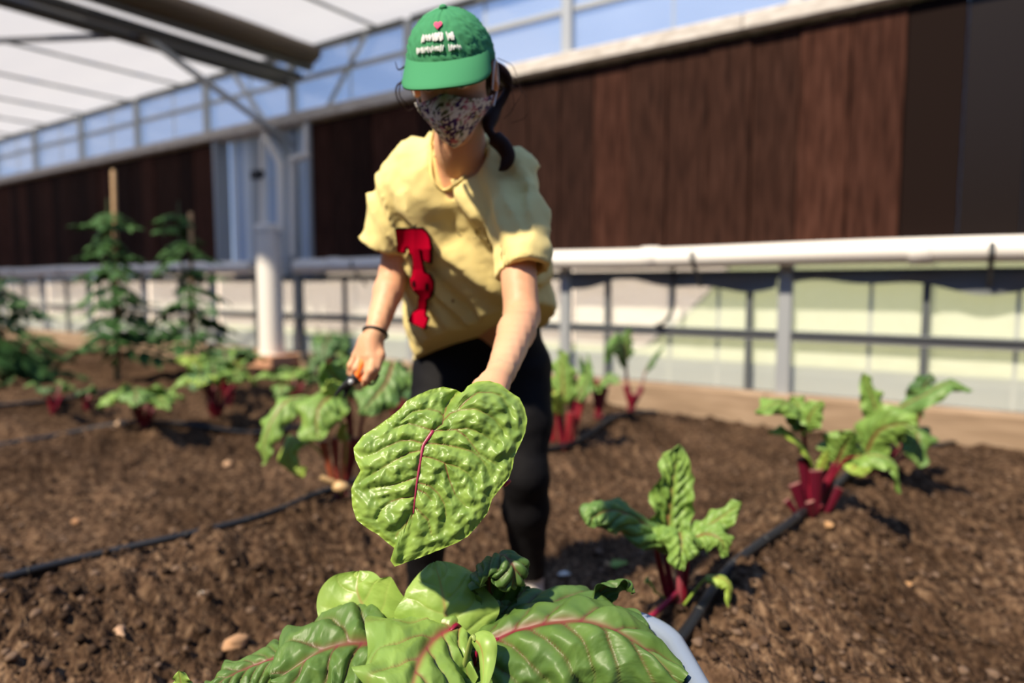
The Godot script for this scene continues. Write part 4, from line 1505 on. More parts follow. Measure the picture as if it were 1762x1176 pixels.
func outdoors() -> void:
	var strip := func(called: String, label: String, m: Material, pts: Array, y0: float, rise: float) -> void:
		var o := wall_base(called, 0, 0, 0)
		structure(o, label)
		var mb := MB.new()
		var nn := 24
		for k in nn + 1:
			var f := float(k) / nn
			var l: Vector2 = pts[0].lerp(pts[1], f)
			var r: Vector2 = pts[3].lerp(pts[2], f)
			for j in 13:
				var p := l.lerp(r, j / 12.0)
				mb.vert(Vector3(p.x, y0 + rise * pow(maxf(-p.y - 4.0, 0.0) / 60.0, 1.3), p.y))
		for k in nn:
			for j in 12:
				var p := k * 13 + j
				mb.tri(p, p + 13, p + 1)
				mb.tri(p + 1, p + 13, p + 14)
		put(mb, "ground", m, o)
	strip.call("gravel_strip", "grey gravel strip outside along the foot of the wall", M.gravel, [Vector2(-70, -0.1), Vector2(-70, -3.4), Vector2(40, -3.4), Vector2(40, -0.1)], 0.0, 0.0)
	strip.call("lawn", "sunlit green lawn outside beyond the glazing", M.lawn, [Vector2(-70, -2.9), Vector2(-110, -90), Vector2(60, -90), Vector2(40, -2.9)], 0.02, 3.0)
	strip.call("sand_ground", "pale bare sandy ground outside beyond the glazing", M.sand, [Vector2(-70, -3.6), Vector2(-110, -88), Vector2(-24, -88), Vector2(-0.4, -3.8)], 0.06, 3.2)


# ---------------------------------------------------------------- things in the bed
func drip_hose(label: String, pts: Array, r: float) -> void:
	var o := base("drip_hose", on_soil(pts[1].x, pts[1].z))
	tag(o, label, "hose", "black drip hoses on the rows")
	var c: Array = curve(pts, pts.size() * 9)
	for k in c.size():
		c[k].y = soil(c[k].x, c[k].z, false) + 0.012 + r * 0.7
	var mb := MB.new()
	mb.tube(c, [r], 10)
	put(mb, "hose", M.hose, o, o.position)
	for k in range(4, c.size() - 1, 9):
		var d := MB.new()
		d.tube([c[k], c[k].lerp(c[k + 1], 0.25)], [r * 1.12], 10)
		put(d, "emitter", M.hose, o, o.position)


func stone(label: String, at: Vector3, r: Vector3, hex: String, sd: float, called := "stone", category := "stone") -> void:
	var o := base(called, on_soil(at.x, at.z, r.y * 0.35))
	tag(o, label, category)
	var mb := MB.new()
	mb.col = lin(hex)
	mb.ball(Vector3.ZERO, Vector3.ONE, Basis.IDENTITY, 14, 10)
	for k in mb.v.size():
		var q := mb.v[k]
		mb.v[k] = q * (0.9 + 0.35 * n_leaf.get_noise_3dv(q * 45.0 + Vector3.ONE * sd * 30.0)) * r
	var m := put(mb, "rock", M.stone, o)
	m.rotation.y = sd


func auto_chard(at: Vector3, label: String, n: int, tall: float, spread: float, sd: int, cuts: int, tones: Array, size := 0.07) -> void:
	var r := RandomNumberGenerator.new()
	r.seed = sd
	var g := Vector3(at.x, soil(at.x, at.z), at.z)
	var p := chard(g, label)
	for k in cuts:
		var a := TAU * k / cuts + r.randf() * 0.6
		var d := Vector3(cos(a), 0, sin(a))
		cut_stalk(p, g, g + d * 0.012, g + d * r.randf_range(0.04, 0.08) + Vector3(0, r.randf_range(0.07, 0.15), 0), r.randf_range(0.009, 0.014), [["5a0e20", "6c1426", "682022", "500c1e"][k % 4], "c9a08a"])
	for k in n:
		var a := TAU * k / n + r.randf_range(-0.4, 0.4)
		var d := Vector3(cos(a), 0, sin(a))
		var h := tall * r.randf_range(0.55, 0.85)
		var e := spread * r.randf_range(0.25, 0.45)
		var s1 := g + d * e * 0.5 + Vector3(0, h * 0.6, 0)
		var s2 := g + d * e + Vector3(0, h, 0)
		var tip := g + d * spread * r.randf_range(0.85, 1.15) + Vector3(0, h + tall * r.randf_range(-0.25, 0.15), 0)
		var bend := s2.lerp(tip, 0.5) + Vector3(0, tall * 0.16, 0)
		if k % 4 == 0:
			tip = g + d * spread * 0.45 + Vector3(0, tall, 0)
			bend = s2.lerp(tip, 0.5) - d * 0.01
		add_leaf(p, g, [g + d * 0.01, s1, s2], [s2, bend, tip], size * r.randf_range(0.75, 1.15), Vector3(0, 1, 0) - d * 0.2 if k % 4 else -d + Vector3(0, 0.3, 0), tones[k % tones.size()], {"seed": sd + k, "curl": r.randf_range(0.3, 1.1), "nu": 26, "nv": 9, "amp": 0.12})


func plants() -> void:
	var lush := tone("7d9c4a", "6a8a40", "5f5a34", "7d1a30")
	var mid := tone("6c8c48", "587a3e", "52502f", "7d1a30")
	var dim := tone("4f7040", "406034", "44422a", "701528")
	var lime := tone("9ab24c", "86a042", "84804a", "8a4a3a")
	# plant in front of the right hose
	var g: Vector3 = Vector3(0.4104, 0.1000, -1.6662)
	g.y = soil(g.x, g.z)
	var p := chard(g, "small chard plant with one upright leaf and three curled ones beside the tub")
	add_leaf(p, g, [g, Vector3(0.3932, 0.1970, -1.6632), Vector3(0.3886, 0.2605, -1.6740)], [Vector3(0.3886, 0.2605, -1.6740), Vector3(0.3952, 0.3470, -1.6848), Vector3(0.4078, 0.4338, -1.6956), Vector3(0.4233, 0.5095, -1.7172)], 0.062, Vector3(0.15, 0.1, 1), lush, {"seed": 2, "curl": -0.5, "amp": 0.2, "veins": 8.0, "ribw": 0.08, "point": 0.5, "nv": 18, "nu": 60})
	add_leaf(p, g, [g + Vector3(-0.015, 0, 0.01), Vector3(0.3708, 0.2064, -1.6416), Vector3(0.3535, 0.2744, -1.6200)], [Vector3(0.3792, 0.2859, -1.6092), Vector3(0.3176, 0.3444, -1.5876), Vector3(0.2428, 0.3909, -1.5552), Vector3(0.1874, 0.3882, -1.5228), Vector3(0.1784, 0.3676, -1.5120)], 0.052, Vector3(0, 1, 0.5), mid, {"seed": 5, "curl": 1.3, "amp": 0.22, "nu": 60, "nv": 18})
	add_leaf(p, g, [g + Vector3(0.01, 0, 0.012), Vector3(0.4169, 0.2064, -1.6416), Vector3(0.4129, 0.2817, -1.6200)], [Vector3(0.4068, 0.3036, -1.6200), Vector3(0.3930, 0.3339, -1.5660), Vector3(0.3881, 0.3199, -1.5228), Vector3(0.3758, 0.2740, -1.5012)], 0.056, Vector3(0, 1, 0.5), lush, {"seed": 7, "curl": 0.9, "amp": 0.24, "stalk": lin("a8505a"), "nu": 60, "nv": 18})
	add_leaf(p, g, [g + Vector3(0.02, 0, 0), Vector3(0.4313, 0.2017, -1.6524), Vector3(0.4357, 0.2689, -1.6524)], [Vector3(0.4355, 0.2764, -1.6524), Vector3(0.4750, 0.3145, -1.6416), Vector3(0.5180, 0.3536, -1.6308), Vector3(0.5575, 0.3892, -1.6200)], 0.04, Vector3(0, 1, 0.6), lush, {"seed": 9, "curl": 0.8, "amp": 0.16, "stalk": lin("a8505a")})
	add_leaf(p, g, [g + Vector3(0.02, 0, 0.01), Vector3(0.4315, 0.1989, -1.6416), Vector3(0.4330, 0.2701, -1.6308)], [Vector3(0.4381, 0.2963, -1.6200), Vector3(0.4683, 0.3189, -1.5984), Vector3(0.4955, 0.3128, -1.5768), Vector3(0.5075, 0.2759, -1.5768)], 0.042, Vector3(0, 1, 0.7), lush, {"seed": 12, "curl": 1.0, "amp": 0.16})
	add_leaf(p, g, [g + Vector3(-0.01, 0, 0.01), Vector3(0.3554, 0.1642, -1.6200)], [Vector3(0.3554, 0.1642, -1.6200), Vector3(0.3355, 0.1985, -1.6092), Vector3(0.3221, 0.1961, -1.5984)], 0.012, Vector3(0, 1, 0.3), lime, {"seed": 14, "nu": 14, "nv": 5, "r": 0.002, "stalk": lin("8fae4a")})
	add_leaf(p, g, [g + Vector3(0.02, 0, 0.02), Vector3(0.4689, 0.1937, -1.6200)], [Vector3(0.4758, 0.2010, -1.6200), Vector3(0.5080, 0.2058, -1.6092), Vector3(0.5277, 0.1888, -1.5984), Vector3(0.5199, 0.1430, -1.5876)], 0.026, Vector3(0, 1, 0.3), lime, {"seed": 15, "nu": 24, "nv": 7, "r": 0.003, "curl": 1.2, "stalk": lin("8fae4a")})
	cut_stalk(p, g, g + Vector3(0.015, 0, 0.01), Vector3(0.4192, 0.2361, -1.6416), 0.012, ["a8505a", "c9a08a"])
	# stalk lying on the soil by the tub
	var fs := base("fallen_stalk", on_soil(g.x - 0.06, g.z + 0.02))
	tag(fs, "crimson leaf stalk lying on the soil behind the tub", "stalk")
	var fm := MB.new()
	fm.col = lin("a3203f")
	fm.tube(curve([g + Vector3(0.0, 0.03, 0.02), Vector3(0.3214, 0.1095, -1.5876), Vector3(0.2294, 0.1172, -1.5336)], 8), ramp(0.0065, 0.0075, 8), 8)
	put(fm, "stem", M.stalk, fs, fs.position)

	# two plants on the right row
	g = Vector3(1.0192, 0.1000, -2.2472)
	g.y = soil(g.x, g.z)
	p = chard(g, "chard plant with a sheaf of thick crimson cut stalks beside the right hose")
	for e in [[Vector3(0.9948, 0.1124, -2.2464), Vector3(0.9464, 0.2499, -2.2356), 0.022], [Vector3(1.0164, 0.1006, -2.2680), Vector3(0.9827, 0.3265, -2.2680), 0.02], [Vector3(1.0176, 0.1102, -2.2356), Vector3(1.0117, 0.2985, -2.2248), 0.024], [Vector3(1.0413, 0.0946, -2.2788), Vector3(1.0716, 0.3148, -2.2896), 0.02], [Vector3(1.0431, 0.1044, -2.2572), Vector3(1.0999, 0.2327, -2.2464), 0.017], [Vector3(0.9876, 0.1125, -2.2572), Vector3(0.9254, 0.1927, -2.2464), 0.012], [Vector3(1.0040, 0.1160, -2.2140), Vector3(0.9750, 0.2078, -2.1816), 0.016], [Vector3(1.0541, 0.0928, -2.2896), Vector3(1.1087, 0.2867, -2.3112), 0.018]]:
		cut_stalk(p, g, e[0], e[1], e[2], ["581022", "b08474"])
	add_leaf(p, g, [g, Vector3(1.0024, 0.2704, -2.2680), Vector3(0.9856, 0.4103, -2.2680)], [Vector3(0.9831, 0.4262, -2.2680), Vector3(0.9454, 0.5036, -2.2356), Vector3(0.8617, 0.5364, -2.1816), Vector3(0.7720, 0.5104, -2.1384)], 0.062, Vector3(0, 1, 0.3), lush, {"seed": 21, "curl": 0.9})
	add_leaf(p, g, [g, Vector3(1.0063, 0.2704, -2.2680), Vector3(0.9857, 0.4063, -2.2680)], [Vector3(0.9850, 0.4262, -2.2680), Vector3(0.9802, 0.4896, -2.2896), Vector3(0.9558, 0.5378, -2.3112)], 0.055, Vector3(0, 0.6, 1), lush, {"seed": 22, "curl": 0.5})
	add_leaf(p, g, [g, Vector3(1.0063, 0.2704, -2.2680), Vector3(0.9877, 0.4063, -2.2680)], [Vector3(0.9822, 0.4325, -2.2572), Vector3(0.9920, 0.4919, -2.2356), Vector3(1.0190, 0.5384, -2.2140)], 0.042, Vector3(0, 1, 0.5), lush, {"seed": 23})
	add_leaf(p, g, [g, Vector3(1.0157, 0.2301, -2.2680), Vector3(1.0088, 0.3105, -2.2680)], [Vector3(1.0206, 0.3105, -2.2680), Vector3(0.9655, 0.3875, -2.2464), Vector3(0.9010, 0.4356, -2.2248), Vector3(0.8433, 0.4302, -2.2140)], 0.032, Vector3(0, 1, 0.4), lime, {"seed": 24, "stalk": lin("8a9a3a")})
	add_leaf(p, g, [g, Vector3(1.0532, 0.2301, -2.2680), Vector3(1.0914, 0.3105, -2.2680)], [Vector3(1.0990, 0.3185, -2.2680), Vector3(1.1096, 0.3796, -2.2464), Vector3(1.1222, 0.4379, -2.2140)], 0.075, Vector3(0, 0.7, 1), lush, {"seed": 25, "curl": 0.9})
	add_leaf(p, g, [g, Vector3(1.0630, 0.2301, -2.2680), Vector3(1.1174, 0.3321, -2.2464)], [Vector3(1.1299, 0.3445, -2.2140), Vector3(1.1673, 0.3699, -2.1600), Vector3(1.2221, 0.3414, -2.1384), Vector3(1.2312, 0.2538, -2.1276)], 0.05, Vector3(0, 1, 0.5), lush, {"seed": 26, "curl": 1.0})
	add_leaf(p, g, [g, Vector3(1.0440, 0.2100, -2.2680), Vector3(1.0453, 0.2804, -2.2680)], [Vector3(1.0414, 0.2804, -2.2680), Vector3(1.0506, 0.3234, -2.2572), Vector3(1.0557, 0.3658, -2.2464)], 0.02, Vector3(0, 0.6, 1), lime, {"seed": 27, "nu": 16, "nv": 5})

	g = Vector3(1.5154, 0.1000, -2.7952)
	g.y = soil(g.x, g.z)
	p = chard(g, "chard plant with a long leaf reaching right at the right end of the bed")
	for e in [[g, Vector3(1.4749, 0.2531, -2.7540), 0.018], [g, Vector3(1.5395, 0.2430, -2.7756), 0.018], [g, Vector3(1.4356, 0.2250, -2.7216), 0.014]]:
		cut_stalk(p, g, e[0], e[1], e[2])
	add_leaf(p, g, [g, Vector3(1.4998, 0.2505, -2.7648), Vector3(1.4987, 0.3618, -2.7540)], [Vector3(1.4990, 0.3546, -2.7540), Vector3(1.4770, 0.4440, -2.7648), Vector3(1.4349, 0.5576, -2.7756)], 0.055, Vector3(0.1, 0.2, 1), lush, {"seed": 31, "curl": 0.5})
	add_leaf(p, g, [g, Vector3(1.5464, 0.2531, -2.7540), Vector3(1.5514, 0.4081, -2.7000)], [Vector3(1.5438, 0.4222, -2.7000), Vector3(1.6084, 0.4827, -2.6460), Vector3(1.6849, 0.5379, -2.6136), Vector3(1.7617, 0.5096, -2.5920)], 0.06, Vector3(0, 1, 0.5), mid, {"seed": 32, "curl": 0.8})
	add_leaf(p, g, [g, Vector3(1.5009, 0.2046, -2.7540)], [Vector3(1.4237, 0.2424, -2.7000), Vector3(1.4417, 0.3442, -2.6460), Vector3(1.5005, 0.3832, -2.5920), Vector3(1.5383, 0.3653, -2.5488)], 0.085, Vector3(0, 1, 0.7), lush, {"seed": 33, "curl": 0.8})
	add_leaf(p, g, [g, Vector3(1.5669, 0.1962, -2.7864), Vector3(1.5954, 0.3257, -2.7540)], [Vector3(1.5952, 0.3305, -2.7540), Vector3(1.6126, 0.3231, -2.6784), Vector3(1.6023, 0.2005, -2.6352)], 0.085, Vector3(0, 0.8, 0.8), mid, {"seed": 34, "curl": 0.7})
	add_leaf(p, g, [g, Vector3(1.6253, 0.2401, -2.8080), Vector3(1.6776, 0.4121, -2.8080)], [Vector3(1.6843, 0.4243, -2.8080), Vector3(1.7096, 0.4975, -2.8080), Vector3(1.7433, 0.5461, -2.8080)], 0.05, Vector3(0, 0.6, 1), dim, {"seed": 35})
	add_leaf(p, g, [g, Vector3(1.6635, 0.2100, -2.8296), Vector3(1.7051, 0.3589, -2.8296)], [Vector3(1.7051, 0.3589, -2.8296), Vector3(1.6885, 0.4366, -2.8080), Vector3(1.6255, 0.4838, -2.7864)], 0.05, Vector3(0, 0.6, 1), mid, {"seed": 36})
	add_leaf(p, g, [g, Vector3(1.4247, 0.2186, -2.7000)], [Vector3(1.4133, 0.2242, -2.6784), Vector3(1.3353, 0.2064, -2.6136), Vector3(1.3072, 0.1893, -2.5920)], 0.045, Vector3(0, 1, 0.6), lime, {"seed": 37, "nu": 20, "nv": 7})

	# the big plant left of the held leaf
	g = Vector3(-0.6535, 0.1000, -2.5618)
	g.y = soil(g.x, g.z)
	p = chard(g, "tall chard plant with drooping leaves and pale cut stalks under the secateurs")
	for e in [[Vector3(-0.6675, 0.1503, -2.5164), Vector3(-0.6981, 0.3358, -2.4840), 0.017, ["a5583f", "d8b890"]], [Vector3(-0.6516, 0.1536, -2.5056), Vector3(-0.6491, 0.3538, -2.4624), 0.015, ["8c3a34", "d8b890"]], [Vector3(-0.6412, 0.1503, -2.5164), Vector3(-0.6121, 0.3402, -2.4840), 0.016, ["b56a4a", "d8b890"]], [Vector3(-0.6423, 0.1437, -2.5380), Vector3(-0.5920, 0.3390, -2.5272), 0.014, ["7a2a2e", "d8b890"]]]:
		cut_stalk(p, g, e[0], e[1], e[2], e[3])
	var kn := MB.new()
	kn.col = lin("c9a777")
	kn.ball(Vector3(-0.6343, 0.1723, -2.4732) - g, Vector3(0.032, 0.022, 0.025), Basis.IDENTITY, 12, 8)
	kn.tube([Vector3(-0.6577, 0.1855, -2.4732) - g, Vector3(-0.7005, 0.2136, -2.4516) - g], [0.013, 0.010], 8)
	put(kn, "root_crown", M.stalk, p).set_meta("label", "pale knobbly root crown")
	add_leaf(p, g, [g, Vector3(-0.6285, 0.3027, -2.5488), Vector3(-0.6775, 0.4810, -2.5488), Vector3(-0.7391, 0.5029, -2.4840)], [Vector3(-0.7455, 0.5007, -2.4840), Vector3(-0.8012, 0.5032, -2.4192), Vector3(-0.8463, 0.4381, -2.3760), Vector3(-0.8675, 0.3600, -2.3544), Vector3(-0.8596, 0.2902, -2.3436)], 0.06, Vector3(0, 1, 0.5), lush, {"seed": 41, "curl": 1.0, "stalk": lin("7da040"), "fringe": 4.0})
	add_leaf(p, g, [g, Vector3(-0.6197, 0.3027, -2.5488), Vector3(-0.6166, 0.4588, -2.5488)], [Vector3(-0.6336, 0.4854, -2.5488), Vector3(-0.6671, 0.5044, -2.4624), Vector3(-0.6876, 0.4756, -2.3976), Vector3(-0.6862, 0.4051, -2.3652), Vector3(-0.6676, 0.3744, -2.3544)], 0.09, Vector3(0, 1, 0.7), lush, {"seed": 42, "curl": 0.7})
	add_leaf(p, g, [g, Vector3(-0.7029, 0.2634, -2.5272), Vector3(-0.7539, 0.3358, -2.4840)], [Vector3(-0.7623, 0.3445, -2.4840), Vector3(-0.7992, 0.3434, -2.4516), Vector3(-0.8145, 0.2993, -2.4300), Vector3(-0.7789, 0.2443, -2.4192), Vector3(-0.7408, 0.2572, -2.4192)], 0.04, Vector3(0, 1, 0.6), lime, {"seed": 43, "curl": 0.5, "stalk": lin("7da040"), "r": 0.005})
	add_leaf(p, g, [g, Vector3(-0.6160, 0.2975, -2.5704), Vector3(-0.6169, 0.4773, -2.5704)], [Vector3(-0.6169, 0.4773, -2.5704), Vector3(-0.6413, 0.5363, -2.5488), Vector3(-0.6751, 0.5956, -2.5164), Vector3(-0.6828, 0.6319, -2.4840)], 0.07, Vector3(0, 0.8, 0.8), mid, {"seed": 44, "curl": 0.6})
	add_leaf(p, g, [g, Vector3(-0.5965, 0.2922, -2.5920), Vector3(-0.5601, 0.4510, -2.5920)], [Vector3(-0.4588, 0.6169, -2.6136), Vector3(-0.4748, 0.5473, -2.5488), Vector3(-0.5150, 0.4921, -2.4840), Vector3(-0.5514, 0.4443, -2.4516)], 0.085, Vector3(0.1, 0.4, 1), mid, {"seed": 45, "curl": 0.6, "amp": 0.12})
	add_leaf(p, g, [g, Vector3(-0.6082, 0.3251, -2.5488), Vector3(-0.6331, 0.4627, -2.5272)], [Vector3(-0.6374, 0.4627, -2.5272), Vector3(-0.6594, 0.5309, -2.4840), Vector3(-0.6698, 0.5706, -2.4624)], 0.045, Vector3(0, 0.8, 0.8), lime, {"seed": 46})
	add_leaf(p, g, [g, Vector3(-0.6155, 0.2746, -2.4840)], [Vector3(-0.6080, 0.3292, -2.4840), Vector3(-0.6231, 0.3776, -2.4624), Vector3(-0.6027, 0.4164, -2.4516)], 0.02, Vector3(0, 0.4, 1), lime, {"seed": 47, "nu": 16, "nv": 5, "r": 0.003, "stalk": lin("8fae4a")})

	# three plants behind the person's right leg
	g = Vector3(0.2746, 0.1000, -3.4900)
	g.y = soil(g.x, g.z)
	p = chard(g, "chard plant with bright red cut stalks right behind the person's leg")
	for e in [[Vector3(0.2239, 0.1040, -3.4992), Vector3(0.1928, 0.2876, -3.4992), 0.022], [Vector3(0.2526, 0.1029, -3.4776), Vector3(0.2304, 0.3218, -3.4776), 0.022], [Vector3(0.2809, 0.1080, -3.4560), Vector3(0.3007, 0.2592, -3.4560), 0.024], [Vector3(0.3146, 0.1040, -3.4992), Vector3(0.3604, 0.3143, -3.5208), 0.022], [Vector3(0.2953, 0.0928, -3.5208), Vector3(0.3272, 0.4151, -3.5640), 0.02], [Vector3(0.2113, 0.0939, -3.5424), Vector3(0.2109, 0.4305, -3.5640), 0.02]]:
		cut_stalk(p, g, e[0], e[1], e[2], ["86222e", "b87068"])
	add_leaf(p, g, [g, Vector3(0.2633, 0.2244, -3.5100), Vector3(0.2627, 0.3162, -3.5100)], [Vector3(0.2688, 0.3009, -3.5100), Vector3(0.2627, 0.4517, -3.5208), Vector3(0.2574, 0.5800, -3.5424)], 0.075, Vector3(-0.3, 0.2, 1), lush, {"seed": 51, "curl": 0.8})
	add_leaf(p, g, [g, Vector3(0.3294, 0.2857, -3.5100)], [Vector3(0.3432, 0.3180, -3.4992), Vector3(0.3873, 0.4243, -3.4992), Vector3(0.3945, 0.5579, -3.5208)], 0.04, Vector3(-0.8, 0.2, 0.6), mid, {"seed": 52})
	add_leaf(p, g, [g, Vector3(0.2354, 0.2351, -3.4560)], [Vector3(0.2353, 0.2502, -3.4560), Vector3(0.2261, 0.3329, -3.4128), Vector3(0.1837, 0.3660, -3.3912)], 0.05, Vector3(0, 0.6, 1), lime, {"seed": 53})
	g = Vector3(0.5139, 0.1000, -3.9983)
	g.y = soil(g.x, g.z)
	p = chard(g, "middle chard plant of the three in the row behind the person")
	for e in [[g, Vector3(0.4861, 0.3511, -4.0176), 0.028], [g, Vector3(0.5248, 0.3369, -3.9960), 0.03], [g, Vector3(0.5585, 0.3026, -4.0392), 0.022]]:
		cut_stalk(p, g, e[0], e[1], e[2], ["6a1222", "a06468"])
	add_leaf(p, g, [g, Vector3(0.4981, 0.2676, -3.9960)], [Vector3(0.5114, 0.3092, -3.9960), Vector3(0.4443, 0.3603, -3.9528), Vector3(0.3593, 0.3224, -3.9096)], 0.07, Vector3(0, 1, 0.5), lush, {"seed": 55})
	add_leaf(p, g, [g, Vector3(0.5256, 0.2676, -3.9960)], [Vector3(0.5112, 0.3230, -3.9960), Vector3(0.5595, 0.3774, -3.9528), Vector3(0.6276, 0.3495, -3.9096)], 0.06, Vector3(0, 1, 0.5), mid, {"seed": 56})
	add_leaf(p, g, [g, Vector3(0.4912, 0.2676, -3.9960)], [Vector3(0.4557, 0.3010, -4.0500), Vector3(0.4339, 0.3991, -4.0500), Vector3(0.4064, 0.4956, -4.0608)], 0.035, Vector3(0.5, 0.3, 1), dim, {"seed": 57})
	g = Vector3(0.7512, 0.1000, -4.2525)
	g.y = soil(g.x, g.z)
	p = chard(g, "farthest chard plant of the row behind the person, near the wall")
	for e in [[g, Vector3(0.7217, 0.2791, -4.2660), 0.024], [g, Vector3(0.7626, 0.2272, -4.2444), 0.022], [g, Vector3(0.8212, 0.2648, -4.2876), 0.02]]:
		cut_stalk(p, g, e[0], e[1], e[2], ["6a1222", "a06468"])
	add_leaf(p, g, [g, Vector3(0.7232, 0.2961, -4.2768), Vector3(0.7141, 0.4253, -4.2768)], [Vector3(0.7217, 0.4069, -4.2768), Vector3(0.6837, 0.5359, -4.2336), Vector3(0.6236, 0.5274, -4.1688), Vector3(0.5646, 0.4403, -4.1472)], 0.07, Vector3(0, 1, 0.5), mid, {"seed": 58, "stalk": lin("8a5a50")})
	add_leaf(p, g, [g, Vector3(0.7306, 0.2961, -4.2768), Vector3(0.7217, 0.4069, -4.2768)], [Vector3(0.7284, 0.4511, -4.2768), Vector3(0.7196, 0.5540, -4.2768), Vector3(0.7347, 0.6484, -4.2876)], 0.05, Vector3(0.1, 0.2, 1), mid, {"seed": 59, "stalk": lin("8a5a50")})
	add_leaf(p, g, [g, Vector3(0.8140, 0.2573, -4.2876), Vector3(0.8438, 0.3672, -4.2984)], [Vector3(0.8438, 0.3672, -4.2984), Vector3(0.8960, 0.4587, -4.3092), Vector3(0.9635, 0.5281, -4.3200)], 0.035, Vector3(-0.6, 0.8, 0.2), dim, {"seed": 60, "curl": 1.6, "stalk": lin("8a6a60")})

	# the left rows
	auto_chard(Vector3(-2.0139, 0.1000, -3.6831), "low chard plant with crimson stalks farthest left in its row", 8, 0.24, 0.24, 71, 6, [lush, lush, mid], 0.085)
	auto_chard(Vector3(-1.7855, 0.1000, -4.0678), "bushy chard plant with dark crimson stalks beside the back hose", 11, 0.34, 0.26, 72, 6, [mid, lush, lime, dim], 0.09)
	auto_chard(Vector3(-2.1564, 0.1000, -5.1633), "tall leafy chard plant growing behind the bushy one left of the standpipe", 10, 0.42, 0.26, 73, 2, [mid, dim, lush], 0.1)
	auto_chard(Vector3(-1.4697, 0.1000, -4.5405), "loose chard plant in front of the foot of the white standpipe", 7, 0.26, 0.27, 74, 2, [mid, lush], 0.08)
	auto_chard(Vector3(-1.3801, 0.1000, -5.2496), "tall dark green chard plant right of the standpipe behind the hand", 9, 0.56, 0.24, 75, 2, [dim, mid, dim], 0.11)
	auto_chard(Vector3(-0.6817, 0.1000, -4.1398), "chard plant seen between the person's arm and the yellow shirt", 6, 0.5, 0.2, 76, 2, [mid, dim, lush], 0.09)
	auto_chard(Vector3(-2.9708, 0.1000, -4.3714), "small sparse chard seedling at the left edge of the bed", 5, 0.2, 0.16, 77, 0, [mid, dim], 0.05)
	auto_chard(Vector3(-2.8573, 0.1000, -4.5405), "small chard seedling between the left edge and the crimson stalked plant", 4, 0.16, 0.13, 78, 0, [mid, dim], 0.045)
	# tomatoes by the far wall
	tomato(Vector3(-3.5791, 0.0800, -6.1270), 1.6, 1.85, "tallest tomato plant tied to a pale wooden stake", 40, 5)
	tomato(Vector3(-3.0001, 0.0800, -6.3269), 1.6, 1.5, "second staked tomato plant nearer the white standpipe", 34, 6, Vector3(-0.05, 0, 0))
	tomato(Vector3(-4.2681, 0.0800, -5.6946), 0.95, 0.0, "tomato plant cut by the left edge of the picture", 34, 7)
	tomato(Vector3(-4.3589, 0.0800, -6.2054), 0.42, 0.0, "short young tomato plant left of the tallest staked one", 14, 9)


